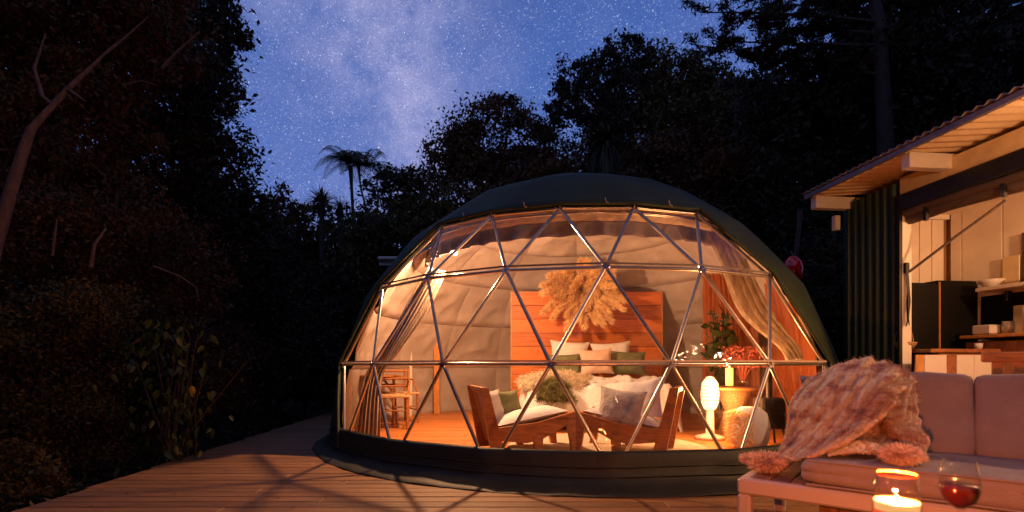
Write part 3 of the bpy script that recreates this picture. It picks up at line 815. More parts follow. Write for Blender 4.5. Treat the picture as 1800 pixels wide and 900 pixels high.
# door post in the back-left liner
pst = MB().box((0, 0, 1.0), (.11, .07, 2.0), bev=.006).build('door_post', 'orange_wood'); pst.location = floor_at(768, 9.3); tag(pst, 'plain orange timber door post standing at the back left wall', 'post')
pst2 = MB().box((0, 0, .9), (.05, .05, 1.8), bev=.004).build('door_frame', 'white_paint'); pst2.location = floor_at(722, 8.9); tag(pst2, 'narrow pale door jamb beside the dining chairs', 'post')

# pendant lamp behind the top of the left curtain: main light of the dome
fl1 = thing('pendant_lamp', 'lit pendant lamp hanging high behind the left end of the grey valance in the dome', 'lamp', Vector((DC.x-1.93*math.sin(1.0), DC.y-1.93*math.cos(1.0), 0)))
MB().tube([(0, 0, 2.64), (0, 0, 2.44)], .005, 5).build('cable', 'dark_iron', fl1)
MB().lathe([(0, .07), (.02, .065), (.03, .03), (.042, 0), (.03, -.035), (0, -.045)], (0, 0, 2.40), 12).build('bulb', 'bulb', fl1)
lamp('pendant_light', (0, 0, 2.345), P_DOME_MAIN, WARM, .06, fl1)

# right side: cane table with lamp, candle, vase, wicker chair, pouf, stove
sd = floor_at(1290, 6.35)
stb = thing('side_table', 'round wooden side table holding a candle and a vase at the right of the bed', 'side table', sd)
MB().lathe([(0, .62), (.36, .62), (.365, .605), (.36, .59), (0, .59)], n=32).build('table_top', 'pine_wood', stb)
MB().lathe([(.22, .59), (.11, .34), (.20, .0), (.0, .0)], n=20).build('woven_base', 'wicker', stb)
tl = thing('table_lamp', 'glowing round paper table lamp right of the lounge chairs', 'lamp', floor_at(1248, 6.15))
MB().lathe([(0, .0), (.16, .0), (.17, .04), (.05, .07), (.045, .36)], n=20).build('lamp_base', 'ceramic', tl)
MB().lathe([(.03, .34), (.07, .37), (.10, .45), (.105, .56), (.09, .68), (.04, .75), (0, .76)], n=20).build('lamp_shade', 'lamp_shade', tl)
lamp('table_lamp_light', (0, -.30, .62), P_DOME_SIDE, (1.0, .40, .12), .12, tl)
for q in range(9):
    zz = .39+q*.042; rr = .112*math.sin(math.pi*min(.97, max(.1, (zz-.34)/.42)))**.5
    MB().tube([(rr*math.cos(a), rr*math.sin(a), zz) for a in np.linspace(0, 2*math.pi, 25)], .0045, 5, False).build('shade_rib', 'wicker', tl)
cn = thing('pillar_candle', 'tall lit yellow pillar candle on the side table', 'candle', P(1282, 678, 6.3))
MB().lathe([(0, 0), (.045, 0), (.046, .21), (.040, .22), (.0, .205)], n=20).build('wax', 'candle_wax', cn)
MB().lathe([(0, 0), (.008, .015), (.006, .035), (0, .05)], (0, 0, .21), 8).build('flame', 'flame', cn)
vs_ = thing('vase', 'clear vase of dried reddish flowers beside the candle', 'vase', P(1306, 680, 6.35))
MB().lathe([(0, 0), (.05, 0), (.07, .06), (.05, .14), (.025, .18), (.035, .21)], n=20).build('glass_body', 'glass', vs_)
df = MB()
for i in range(26):
    a = random.uniform(0, 6.28); s_ = random.uniform(.05, .26); h_ = random.uniform(.25, .46)
    df.tube([(0, 0, .05), (s_*.4*math.cos(a), s_*.4*math.sin(a), .2), (s_*math.cos(a), s_*math.sin(a), h_)], .003, 3, False)
df.build('flower_stems', 'dried_red', vs_)
n = 900; t_ = rng.random((n, 1)); aa = rng.random(n)*6.28; ss = .08+.2*rng.random(n); V, F = leaves(np.stack([ss*np.cos(aa), ss*np.sin(aa), .24+.26*rng.random(n)], 1), .035, .5)
link('flower_heads', raw_mesh('flower_heads', V, F, 'dried_red'), vs_)['kind'] = 'stuff'
# white shaggy pouf with fringe in front
pf = thing('pouf', 'white round pouf with a shaggy fringe, low at the right of the dome', 'pouf', floor_at(1318, 5.5))
MB().lathe([(0, .45), (.10, .44), (.17, .38), (.20, .26), (.19, .10), (.15, .0), (0, .0)], n=28).build('pouf_body', 'white_linen', pf)
n = 2600; aa = rng.random(n)*6.28; zz = .06+.34*rng.random(n); m_ = (np.cos(aa) < -.25); aa = aa[m_]; zz = zz[m_]
V, F = leaves(np.stack([.195*np.cos(aa), .195*np.sin(aa), zz], 1), .12, .07, direction=np.stack([np.cos(aa), np.sin(aa), -.3+0*aa], 1))
link('fringe', raw_mesh('fringe', V, F, 'pampas'), pf)
# dark stove
sv_ = thing('wood_stove', 'small black iron stove with a bent handle near the right window edge', 'stove', floor_at(1352, 5.75))
MB().box((0, 0, .36), (.26, .26, .34), bev=.02).build('stove_body', 'dark_iron', sv_)
for sx in (-1, 1):
    for sy in (-1, 1): MB().tube([(sx*.10, sy*.10, .2), (sx*.13, sy*.13, 0)], .013, 6).build('leg', 'dark_iron', sv_)
MB().tube([(0, 0, .52), (0, 0, .9), (.05, .1, 1.1)], .035, 10).build('flue', 'dark_iron', sv_)
MB().tube([(.12, -.13, .35), (.2, -.17, .36), (.22, -.17, .40)], .010, 6).build('handle', 'dark_iron', sv_)
# leafy plant put in for a dark green reflection at the back right
def reflection_plant(label, loc, h, n, spread, m, sz):
    pp = thing('reflection_leaves', label, 'plant', loc)
    MB().lathe([(0, 0), (.12, 0), (.16, .26), (.14, .26), (.13, .22), (0, .22)], n=20).build('pot', 'wicker', pp)
    sm = MB(); pts = []
    for i in range(n):
        a = random.uniform(0, 6.28); s_ = random.uniform(.1, 1)*spread; hh_ = h*random.uniform(.55, 1)
        sm.tube([(0, 0, .2), (s_*.4*math.cos(a), s_*.4*math.sin(a), .2+hh_*.6), (s_*math.cos(a), s_*math.sin(a), hh_)], .006, 4, False)
        for q in range(16): t = random.uniform(.4, 1); pts.append((s_*t*math.cos(a)+random.gauss(0, .05), s_*t*math.sin(a)+random.gauss(0, .05), .2+(hh_-.2)*t+random.gauss(0, .05)))
    sm.build('stems', 'bark', pp); V, F = leaves(np.array(pts), sz, .5, .3); link('foliage', raw_mesh('foliage', V, F, m), pp)
reflection_plant('dark leafy plant put in for a green film reflection in the back right of the dome by the rust curtain', floor_at(1268, 7.3), 1.75, 16, .30, 'leaf_green', .15)

# ================================================================= CABIN (right)
CO_ = Vector((3.70, 5.62, 0)); CYAW = math.atan2(.104, .995)
cabin = thing('cabin', 'open sided cabin with dark green corrugated wall and a lit kitchen inside', 'cabin', CO_, CYAW)
# cabin frame: local x = inward (right), local y = away from camera -> u = -y
def cb(name, c, sz, m, bev=0.0, rot=None, parent=None): return MB().box(c, sz, rot, bev).build(name, m, parent or cabin)
# corrugated wall u 0..0.67, v=0
def corr(name, y0, y1, z0, z1, x, m, pitch=.085, amp=.016, axis='y'):
    n = int((y1-y0)/pitch*10); rows = []
    for z in (z0, z1):
        r = []
        for i in range(n+1):
            y = y0+(y1-y0)*i/n; ph = ((y-y0)/pitch) % 1
            t = max(-1, min(1, 1.7*math.sin(ph*2*math.pi)))
            r.append(Vector((x+amp*t, y, z)))
        rows.append(r)
    return MB().grid(rows, smooth=False).build(name, m, cabin, solid=.003)
corr('corrugated_wall', -.66, 0.0, .0, 2.76, -.02, 'corrugated_green', .096)
corr('corrugated_wall', -6.0, -4.2, .0, 2.76, -.02, 'corrugated_green', .096)
# far end wall outside face
cb('end_wall', (.6, .03, 1.38), (1.24, .05, 2.74), 'corrugated_green')
cb('corner_post', (.02, -.685, 1.27), (.10, .05, 2.55), 'white_paint', .004)
cb('edge_flashing', (-.045, -.70, 1.30), (.03, .02, 2.6), 'black_metal')
FL = .22
cb('cabin_floor', (.62, -3.0, FL-.05), (1.2, 5.9, .10), 'counter_wood')
# interior end wall boards (facing camera) and back wall boards
w_ = .151; x = .075
while x < 1.12:
    cb('wall_board', (x+w_/2-.003, -.012, 1.55), (w_-.008, .018, 2.55), 'panel_paint', .003); x += w_
cb('end_lining', (.62, .0, 1.5), (1.16, .003, 2.6), 'panel_gap')
y = -.06
for wd in (.13, .42, .42, .42, .42, .42, .42, .42, .42, .42, .42, .42, .42, .42):
    cb('wall_board', (1.17, y-wd/2, 1.55), (.018, wd-.010, 2.55), 'panel_paint', .003); y -= wd
cb('back_lining', (1.195, -2.9, 1.5), (.02, 5.8, 2.6), 'panel_gap'); cb('back_wall', (1.235, -2.9, 1.4), (.05, 5.9, 2.76), 'corrugated_green')
cb('ceiling', (.6, -2.9, 2.665), (1.14, 5.7, .02), 'panel_paint')
cb('cornice', (.60, -.045, 2.63), (1.1, .04, .05), 'white_paint')
# header, beams, blinds over the opening
cb('header', (.02, -2.55, 2.71), (.09, 3.75, .17), 'soffit', .004)
cb('black_beam', (-.01, -2.55, 2.545), (.10, 3.75, .155), 'black_metal', .01)
def roll(name, x, z, r, m, y0=-.72, y1=-4.3):
    pts = [Vector((x, y0+(y1-y0)*i/40, z+.012*math.sin(i*.4))) for i in range(41)]
    MB().tube(pts, [r*(1+.12*noise.noise(p*5)) for p in pts], 12).build(name, m, cabin)
roll('rolled_blind', .05, 2.40, .06, 'canvas_roll'); roll('rolled_blind', .0, 2.445, .042, 'canvas_roll')
for yy in (-.95, -1.62, -2.4): cb('blind_strap', (-.02, yy, 2.43), (.03, .03, .24), 'black_metal')
# roof
roof_rot = None
def roofsheet():
    rows = []; n = 600; y0, y1 = .12, -5.9
    for (x, z) in ((-.47, 2.89), (1.5, 3.06)):
        r = []
        for i in range(n+1):
            y = y0+(y1-y0)*i/n; r.append(Vector((x, y, z+.012*math.sin((y-y0)/.085*2*math.pi))))
        rows.append(r)
    return MB().grid(rows).build('roof_sheet', 'roof_metal', cabin, solid=.004)
roofsheet()
# soffit boards under the sheet, outer strip and beams
rows = []
for (x, z) in ((-.43, 2.838), (1.2, 2.977)):
    rows.append([Vector((x, .08-5.9*i/500, z+.020*math.sin(i/500*5.9/.115*2*math.pi))) for i in range(501)])
MB().grid(rows).build('soffit_sheet', 'soffit', cabin, solid=.004)
cb('fascia', (-.445, -2.85, 2.845), (.028, 5.9, .05), 'roof_metal', .004)
for yy in (.0, -1.155, -2.31, -3.46, -4.62):
    cb('beam', (-.19, yy, 2.755), (.46, .09, .13), 'white_paint', .006)
cb('bracket', (-.13, .03, 2.55), (.06, .06, .16), 'white_paint', .004)
# cable box and cords on the post
cb('switch_box', (.0, -.725, 1.92), (.045, .03, .10), 'black_metal', .006)
m = MB()
for q in range(7): m.tube([(.0+.01*math.sin(q), -.73, 1.9), (.015*math.sin(q*2), -.745-.01*math.cos(q), 1.62-.02*q), (.02*math.sin(q*3), -.74, 1.42-.01*q)], .006, 4, False)
m.build('cord_bundle', 'black_metal', cabin)
MB().tube([(.05, -.72, 1.98), (.45, -1.15, 2.18), (.10, -1.62, 2.36)], .010, 6).build('stay_cord', 'black_metal', cabin) if False else None
# thin brown diagonal rod under the blind
def cw(px, py, d): # world -> cabin local
    p = P(px, py, d)-CO_; return Matrix.Rotation(-CYAW, 3, 'Z')@p
pl = thing('diagonal_rod', 'thin brown rod running diagonally across the kitchen opening', 'pole')
MB().tube([P(1598, 478, 4.8), P(1680, 416, 4.55), P(1768, 352, 4.25)], .012, 8).build('pole', 'canvas_roll', pl)
# kitchen: bar counter across the opening
kb = thing('kitchen_counter', 'wooden bar counter with white cupboards inside the cabin', 'counter', CO_, CYAW)
def kbx(name, c, sz, m, bev=.004): return MB().box(c, sz, None, bev).build(name, m, kb)
def kx(px, d): return cw(px, 640, d)
zc = 1.125
kbx('counter_top', (.62, -.62, zc), (1.02, .50, .035), 'counter_wood')
kbx('carcass', (.66, -.64, .66), (.9, .42, .88), 'counter_wood')
def front(x0, x1, m, name='cupboard_door'):
    kbx(name, ((x0+x1)/2, -.862, .665), (x1-x0-.003, .016, .84), m, .0015)
# door widths measured along the counter front (depth about 4.76)
F_ = lambda px: cw(px, 640, 4.82).x
xs = [1598, 1615, 1658, 1677, 1711, 1768]
ms = ['orange_wood', 'cupboard_white', 'counter_wood', 'cupboard_white', 'cupboard_white']
for a, b, m in zip(xs[:-1], xs[1:], ms): front(F_(a), F_(b), m)
kbx('door_knob', (F_(1606), -.876, .80), (.018, .02, .03), 'black_metal')
# fridge
fr = thing('fridge', 'tall black fridge in the far corner of the cabin kitchen', 'fridge', CO_, CYAW)
MB().box((.36, -.22, 1.03), (.62, .34, 1.62), None, .015).build('fridge_body', 'black_appliance', fr)
MB().box((.36, -.402, 1.33), (.60, .02, .98), None, .006).build('fridge_door', 'black_appliance', fr)
MB().box((.36, -.402, .53), (.60, .02, .58), None, .006).build('fridge_door', 'black_appliance', fr)
MB().tube([(.09, -.43, .98), (.09, -.44, 1.34)], .010, 6).build('handle', 'utensil', fr)
tc_ = thing('tall_cabinet', 'matt black tall cabinet next to the fridge', 'cabinet', CO_, CYAW)
MB().box((.91, -.22, 1.04), (.46, .32, 1.66), None, .008).build('cabinet_body', 'black_appliance', tc_)
MB().box((.91, -.388, 1.04), (.44, .012, 1.60), None, .004).build('cabinet_door', 'black_appliance', tc_)
MB().box((.68, -.40, 1.04), (.012, .02, 1.62), None, .003).build('trim', 'orange_wood', tc_)
MB().box((1.152, -.72, 1.49), (.02, .62, .42), None, .004).build('alcove_shade', 'black_appliance', kb)  # black panel put in for the shade of the alcove
# shelf on the back wall with stuff
sh = thing('wall_shelf', 'pale shelf fixed to the cabin back wall, holding jars and boards', 'shelf', CO_, CYAW)
MB().box((1.03, -1.32, 1.74), (.26, 1.5, .035), None, .004).build('shelf_board', 'cupboard_white', sh)
for yy in (-.7, -1.3, -1.9): MB().box((1.12, yy, 1.67), (.06, .025, .10), None, .003).build('bracket', 'black_metal', sh)
def cab_obj(name, label, cat, local, builder, m, group=None):
    o = builder().build(name, m); o.location = CO_+Matrix.Rotation(CYAW, 3, 'Z')@Vector(local); o.rotation_euler = (0, 0, CYAW); return tag(o, label, cat, group)
lath = lambda prof, n=18: (lambda: MB().lathe(prof, n=n))
cab_obj('chopping_board', 'pale chopping board leaning on the wall above the shelf, left of the dark strip', 'chopping board', (1.13, -.72, 1.76), lambda: MB().box((0, 0, .15), (.02, .16, .30), None, .008), 'soffit')
cab_obj('shadow_strip', 'tall narrow brown strip standing in for a post shadow above the wall shelf', 'chopping board', (1.13, -.86, 1.76), lambda: MB().box((0, 0, .25), (.02, .09, .50), None, .004), 'canvas_roll')  # this strip and the next replace post shadows on the wall
cab_obj('shadow_strip', 'tall narrow grey strip standing in for a post shadow above the shelf, right of the brown one', 'chopping board', (1.13, -1.02, 1.76), lambda: MB().box((0, 0, .26), (.02, .09, .50), None, .004), 'grey_linen')
cab_obj('bowl', 'pale shallow bowl at the left end of the wall shelf', 'bowl', (1.0, -.64, 1.76), lath([(0, 0), (.05, 0), (.10, .05), (.105, .075), (.098, .075), (.04, .012), (0, .012)]), 'ceramic')
cab_obj('pot', 'dark round pot on the wall shelf', 'pot', (1.0, -1.05, 1.76), lath([(0, 0), (.06, 0), (.08, .05), (.06, .10), (.02, .12), (0, .13)]), 'black_appliance')
# lower shelf with crockery
lsf = thing('work_bench', 'orange wood worktop on the back wall carrying crockery', 'worktop', CO_, CYAW)
MB().box((.98, -1.25, 1.27), (.36, 1.5, .03), None, .004).build('worktop', 'orange_wood', lsf)
MB().box((1.0, -1.25, .72), (.30, 1.46, 1.0), None, .004).build('carcass', 'counter_wood', lsf)
cab_obj('crockery_tray', 'white tray of crockery at the left end of the worktop', 'tray', (.92, -.68, 1.287), lambda: MB().box((0, 0, .05), (.16, .18, .09), None, .01), 'ceramic')
cab_obj('utensil_jar', 'grey jar standing right of the tray on the worktop', 'jar', (.95, -.84, 1.287), lath([(0, 0), (.045, 0), (.048, .12), (.04, .12), (.04, .02), (0, .02)]), 'utensil')
cab_obj('wooden_board', 'orange chopping board upright behind the jar on the worktop', 'chopping board', (1.12, -.82, 1.287), lambda: MB().box((0, 0, .14), (.02, .14, .28), None, .006), 'soffit')
cab_obj('cup', 'small white cup on the bar counter, left of the wooden block', 'cup', (F_(1755), -.70, zc+.0185), lath([(0, 0), (.03, 0), (.036, .06), (.032, .06), (.027, .01), (0, .01)]), 'ceramic')
cab_obj('wood_block', 'small orange wooden block on the bar counter beside the cup', 'block', (F_(1772), -.68, zc+.0185), lambda: MB().box((0, 0, .045), (.03, .05, .09), None, .004), 'orange_wood')
cab_obj('kettle', 'dark round kettle on the right of the worktop', 'kettle', (.95, -1.22, 1.287), lath([(0, 0), (.09, 0), (.11, .06), (.09, .13), (.03, .16), (0, .17)]), 'black_appliance')
cab_obj('paper_roll', 'white paper roll standing at the right of the worktop', 'paper roll', (.93, -1.05, 1.287), lath([(0, 0), (.055, 0), (.055, .24), (.02, .24), (0, .24)]), 'white_linen')
# basket on counter
bk = thing('basket', 'wicker fruit basket with a hoop handle on the counter left end', 'basket', CO_+Matrix.Rotation(CYAW, 3, 'Z')@Vector((F_(1620), -.62, zc+.0185)), CYAW)
MB().lathe([(0, .01), (.07, .0), (.10, .05), (.105, .07), (.095, .07), (.07, .02), (0, .02)], n=20).build('basket_bowl', 'wicker', bk)
MB().tube([(.10*math.cos(a), 0, .06+.17*math.sin(a)) for a in np.linspace(0, math.pi, 15)], .006, 5).build('handle', 'wicker', bk)
for i, (x, y, m) in enumerate(((-.03, 0, 'book_red'), (.03, .02, 'leaf_yellow'), (.0, -.04, 'soffit'))):
    o = MB().lathe([(0, -.03), (.022, -.02), (.03, 0), (.022, .02), (0, .03)], n=12).build('fruit', m); o.location = bk.location+Vector((x, y, .06))
    tag(o, ['red fruit in the wicker basket', 'yellow fruit in the wicker basket', 'tan fruit at the front of the wicker basket'][i], 'fruit')
# lamp inside the cabin
cl = thing('pendant_lamp', 'lit pendant lamp hanging inside the cabin kitchen out to the right', 'lamp', CO_+Matrix.Rotation(CYAW, 3, 'Z')@Vector((.55, -2.9, 0)))
MB().tube([(0, 0, 2.65), (0, 0, 2.35)], .006, 5).build('cable', 'black_metal', cl)
MB().lathe([(.02, .10), (.06, .08), (.15, 0), (.145, 0), (.05, .07), (.02, .09)], (0, 0, 2.27), 20).build('shade', 'black_metal', cl)
MB().lathe([(0, .03), (.03, .01), (.03, -.02), (0, -.035)], (0, 0, 2.27), 12).build('bulb', 'bulb', cl)
lamp('pendant_light', (0, 0, 2.22), P_CABIN, WARM, .06, cl)
# unseen lanterns: one under the eave, one added to light the sofa end
def lantern(label, x, y, z, arm, power):
    el_ = thing('unseen_lantern', label, 'lantern', (x, y, 0), 0, 'lanterns round the sofa')
    MB().tube([(0, 0, 2.82), (arm*.5, 0, 2.86), (arm, 0, 2.86)], .012, 6).build('bracket_arm', 'black_metal', el_)
    if y < 0: MB().tube([(arm, 0, 0), (arm, 0, 2.87)], .018, 8).build('pole', 'black_metal', el_)
    MB().tube([(0, 0, 2.82), (0, 0, z+.14)], .005, 5).build('hook', 'black_metal', el_)
    MB().box((0, 0, z+.13), (.14, .14, .02), None, .004).build('cap', 'black_metal', el_)
    MB().box((0, 0, z-.12), (.10, .10, .012), None, .004).build('base', 'black_metal', el_)
    for sx in (-1, 1):
        for sy in (-1, 1): MB().tube([(sx*.065, sy*.065, z+.12), (sx*.045, sy*.045, z-.12)], .005, 4).build('corner_bar', 'black_metal', el_)
    MB().lathe([(0, .04), (.03, .02), (.03, -.03), (0, -.045)], (0, 0, z), 12).build('bulb', 'bulb', el_)
    lamp('lantern_light', (0, 0, z-.06), power, WARM, .04, el_)
lantern('unseen lantern added on a tall pole behind the camera to light the blanket', 1.75, -.55, 1.95, .25, P_LANTERN)
lantern('lit lantern hung under the cabin eave beside the kitchen opening', 3.47, 2.75, 2.42, .25, P_LANTERN*.75)

# ================================================================= SOFA
A = Vector((1.23, 2.80, 0)); SY = math.atan2(-.63, .78)
sofa = thing('outdoor_sofa', 'outdoor sofa with white metal frame, slatted end and grey cushions on the deck', 'sofa', A, SY)
ZS = .38; LS = 2.3; DS = .92
def sb(name, c, sz, m, bev=.01): return MB().box(c, sz, None, bev).build(name, m, sofa)
sb('front_rail', (LS/2, .028, ZS-.045), (LS, .056, .085), 'alu_white', .012)
sb('back_rail', (LS/2, DS-.028, ZS-.045), (LS, .056, .085), 'alu_white', .012)
sb('side_rail', (.028, DS/2, ZS-.045), (.055, DS-.115, .083), 'alu_white', .008)
sb('side_rail', (LS-.028, DS/2, ZS-.045), (.055, DS-.115, .083), 'alu_white', .008)
for x in (.034, LS-.034):
    for y in (.034, DS-.034): sb('leg', (x, y, (ZS-.088)/2), (.068, .068, ZS-.09), 'alu_white', .012)
x = .058
while x < LS-.12:
    sb('slat', (x+.045, DS/2, ZS-.014), (.086, DS-.118, .022), 'slat_wood', .004); x += .094
def cushion_box(name, c, sz, m, r=.05, amp=.012, seed=1, n=16, rot=None):
    bm = bmesh.new(); bmesh.ops.create_cube(bm, size=1); bmesh.ops.subdivide_edges(bm, edges=bm.edges[:], cuts=n, use_grid_fill=True)
    mb = MB(); vs = []
    for v in bm.verts:
        p = Vector((v.co.x*sz[0], v.co.y*sz[1], v.co.z*sz[2]))
        h_ = Vector(sz)/2; q = Vector([max(-(h_[i]-r), min(h_[i]-r, p[i])) for i in range(3)]); d_ = p-q
        if d_.length > 1e-6: p = q+d_.normalized()*min(r, d_.length)
        nn = Vector((p.x/h_[0]**2, p.y/h_[1]**2, p.z/h_[2]**2)).normalized()
        puff = 1
        for i in range(3): puff *= 1-.5*abs(p[i]/h_[i])**3
        p = p+nn*(amp*noise.noise(Vector((p.x*4+seed, p.y*4, p.z*4)))+amp*1.8*puff-.01-.004*(1-abs(noise.noise(Vector((p.x*5+seed, p.y*5, p.z*6+seed)))))**6)
        vs.append((rot@p if rot else p)+Vector(c))
    bm.verts.index_update(); fs = [[v.index for v in f.verts] for f in bm.faces]; bm.free()
    return mb.add(vs, fs, True).build(name, m, sofa)
cushion_box('seat_cushion', (1.30, .40, ZS+.072), (2.0, .80, .14), 'seat_fabric', .045, .01, 2, 22)
lean = Matrix.Rotation(R(-14), 3, 'X')
for z_ in (.012, .132):
    MB().tube([(.33+1.94*i/20, .004+.004*math.sin(i*1.3), ZS+z_) for i in range(21)], .006, 5).build('piping', 'seat_fabric', sofa)
cushion_box('back_cushion', (.66, .80, ZS+.33), (.70, .16, .46), 'seat_fabric', .035, .02, 5, 16, lean)
cushion_box('back_cushion', (1.355, .80, ZS+.33), (.70, .16, .46), 'seat_fabric', .035, .020, 8, 16, lean)
sb('back_frame', (.9, .91, ZS+.34), (1.6, .03, .08), 'alu_white', .008)
for x in (.15, 1.0, 1.66): sb('back_post', (x, .905, ZS+.16), (.045, .035, .32), 'alu_white', .006)

# knitted blanket
bl = thing('knitted_blanket', 'chunky knitted blanket in pink and grey with pompoms draped over the sofa end', 'blanket')
def knit(net, nu, nv, seed, name='blanket_cloth', m='knit', amp=.032):
    g_ = catmull_grid(net, nu, nv); out = []
    for i, r in enumerate(g_):
        row = []
        for j, p in enumerate(r):
            J = j*90/nv; I = i*90/nu; f = noise.noise(Vector((J*.13, I*.045, seed)))*1.4+.5*noise.noise(Vector((J*.4, I*.12, seed+3)))+.9*(1-abs(noise.noise(Vector((J*.09+I*.05, I*.02, seed+8)))))**5-.5
            kn = .0040*math.sin(j*1.1)*math.cos(i*1.1+(j//3)*.9)
            row.append(p+Vector((-.25, -.85, .35))*(amp*f+kn))
        out.append(row)
    MB().grid(out).build(name, m, bl, solid=.014); return out
netA = [[P(1420, 668, 3.30), P(1470, 642, 3.20), P(1530, 632, 3.10), P(1578, 648, 3.00), P(1604, 672, 2.92)],
        [P(1392, 705, 3.22), P(1445, 690, 3.02), P(1510, 680, 2.88), P(1560, 672, 2.80), P(1574, 690, 2.80)],
        [P(1386, 740, 3.16), P(1440, 732, 2.92), P(1500, 722, 2.78), P(1545, 706, 2.70), P(1568, 706, 2.72)],
        [P(1378, 775, 3.10), P(1420, 778, 2.86), P(1480, 762, 2.70), P(1525, 738, 2.64), P(1556, 720, 2.68)],
        [P(1368, 800, 3.02), P(1402, 806, 2.78), P(1452, 790, 2.62), P(1498, 768, 2.58), P(1548, 730, 2.66)]]
gA = knit(netA, 150, 150, 1)
netB = [[P(1568, 648, 3.06), P(1585, 655, 3.02), P(1602, 666, 2.96), P(1606, 690, 2.92)],
        [P(1560, 700, 2.92), P(1578, 700, 2.86), P(1596, 704, 2.82), P(1608, 720, 2.80)],
        [P(1556, 728, 2.80), P(1575, 740, 2.74), P(1598, 750, 2.68), P(1614, 758, 2.68)],
        [P(1562, 752, 2.72), P(1585, 768, 2.62), P(1606, 776, 2.56), P(1626, 782, 2.56)],
        [P(1580, 775, 2.66), P(1596, 790, 2.56), P(1610, 800, 2.50), P(1622, 808, 2.46)]]
gB = knit(netB, 120, 80, 6)
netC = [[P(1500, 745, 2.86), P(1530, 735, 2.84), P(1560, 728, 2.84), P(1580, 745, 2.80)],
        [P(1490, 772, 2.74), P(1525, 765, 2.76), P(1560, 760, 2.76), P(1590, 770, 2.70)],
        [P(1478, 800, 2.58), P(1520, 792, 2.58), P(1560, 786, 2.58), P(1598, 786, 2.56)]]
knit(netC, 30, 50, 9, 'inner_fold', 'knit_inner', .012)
netD = [[P(1462, 792, 2.68), P(1500, 776, 2.64), P(1530, 778, 2.60), P(1545, 784, 2.60)],
        [P(1455, 801, 2.60), P(1490, 795, 2.56), P(1520, 797, 2.54), P(1545, 797, 2.54)]]
knit(netD, 14, 50, 12, 'lower_fold', 'knit', .01)
for pts in (gA[-1], [r[-1] for r in gA], [r[-1] for r in gB], [r[0] for r in gA], gB[-1]):
    MB().tube([p+Vector((0, -.012, 0)) for p in pts], [.012*(1+.3*noise.noise(p*25)) for p in pts], 6).build('knit_hem', 'knit_edge', bl)
# fuzz over the wool
allp = np.array([[*p] for g_ in (gA, gB) for r in g_ for p in r]); n = 36000
idx = rng.integers(0, len(allp), n); V, F = leaves(allp[idx]+rng.normal(size=(n, 3))*.006+np.array([[-.004, -.012, .004]]), .034, .05)
fz = link('wool_fuzz', raw_mesh('wool_fuzz', V, F, 'knit'), bl); fz['kind'] = 'stuff'
def pompom(c, r, n, flat=(1, 1, .75)):
    d_ = rng.normal(size=(n, 3)); d_ /= np.linalg.norm(d_, axis=1, keepdims=True)
    pts = d_*r*(.35+.65*rng.random((n, 1))**.6)*np.array([flat])
    V, F = leaves(pts, .036, .16, direction=d_); V = V+np.array([[*c]])
    return link('pompom', raw_mesh('pompom', V, F, 'pompom'), bl)
pompom(P(1347, 812, 2.95), .088, 3600, (1.25, 1, .62)); pompom(P(1583, 799, 2.46), .075, 3600, (1.25, 1, .6)); pompom(P(1318, 806, 3.0), .05, 1500, (1, 1, .5))
# loose cushion under the blanket that gives it its hump
o = pillow_mb(.62, .46, .26, seed=21).build('cushion', 'seat_fabric'); o.matrix_world = Matrix.Translation(P(1490, 722, 3.22))@(Matrix.Rotation(SY, 3, 'Z')@basis((-.2, -1, .35), (0, 0, 1))).to_4x4()
tag(o, 'thick scatter cushion hidden beneath the knitted blanket', 'cushion')

# wooden chair at the far right
wc = thing('slatted_chair', 'reddish wooden chair with upright slats at the right edge behind the sofa', 'chair', (2.92, 2.85, 0), R(-35))
for i in range(5): MB().box((-.16+i*.09, 0, .78), (.05, .018, .50), None, .004).build('back_slat', 'chair_wood', wc)
MB().box((.02, 0, 1.04), (.50, .035, .06), None, .008).build('top_rail', 'chair_wood', wc)
MB().box((.02, .22, .45), (.48, .46, .03), None, .006).build('seat', 'chair_wood', wc)
for sx in (-.22, .26):
    for sy in (0, .42): MB().box((sx, sy, .22), (.04, .04, .44), None, .004).build('leg', 'chair_wood', wc)

# slatted crate under the sofa
cr_ = thing('slatted_crate', 'low reddish slatted wooden crate under the front rail of the sofa', 'crate', A+Matrix.Rotation(SY, 3, 'Z')@Vector((.62, .30, 0)), SY)
for i in range(7): MB().box((-.21+i*.088, -.16, .135), (.078, .02, .26), None, .004).build('slat', 'slat_wood', cr_)
MB().box((.05, .02, .14), (.60, .32, .24), None, .004).build('crate_body', 'slat_wood', cr_)

# ================================================================= TABLE WITH GLASSES (foreground)
TZ = .50
ct = thing('coffee_table', 'low wooden coffee table just below the frame carrying the glasses', 'table', (1.12, 1.12, 0), R(-20))
for i in range(8): MB().box((-.26+i*.09, 0, TZ-.012), (.084, .52, .022), None, .003).build('top_slat', 'slat_wood', ct)
for sx in (-.24, .33):
    for sy in (-.2, .2): MB().box((sx, sy, (TZ-.025)/2), (.045, .045, TZ-.025), None, .004).build('leg', 'slat_wood', ct)
cg = thing('candle_glass', 'wide tapered glass with a glowing candle in it, front right', 'candle', (P(1576, 640, 1.28).x, 1.28, TZ))
g_prof = [(0, .004), (.034, .002), (.046, .012), (.052, .05), (.052, .10), (.0505, .15), (.043, .226), (.0415, .226), (.049, .15), (.050, .05), (.043, .014), (0, .012)]
MB().lathe(g_prof, n=40).build('glass_body', 'glass', cg)
MB().tube([(.0425*math.cos(a), .0425*math.sin(a), .226) for a in np.linspace(0, 2*math.pi, 40)], .0016, 5, False).build('rim', 'wax', cg) if False else MB().tube([(.0425*math.cos(a), .0425*math.sin(a), .226) for a in np.linspace(0, 2*math.pi, 40)], .0026, 6, False).build('rim', 'lit_rim', cg)
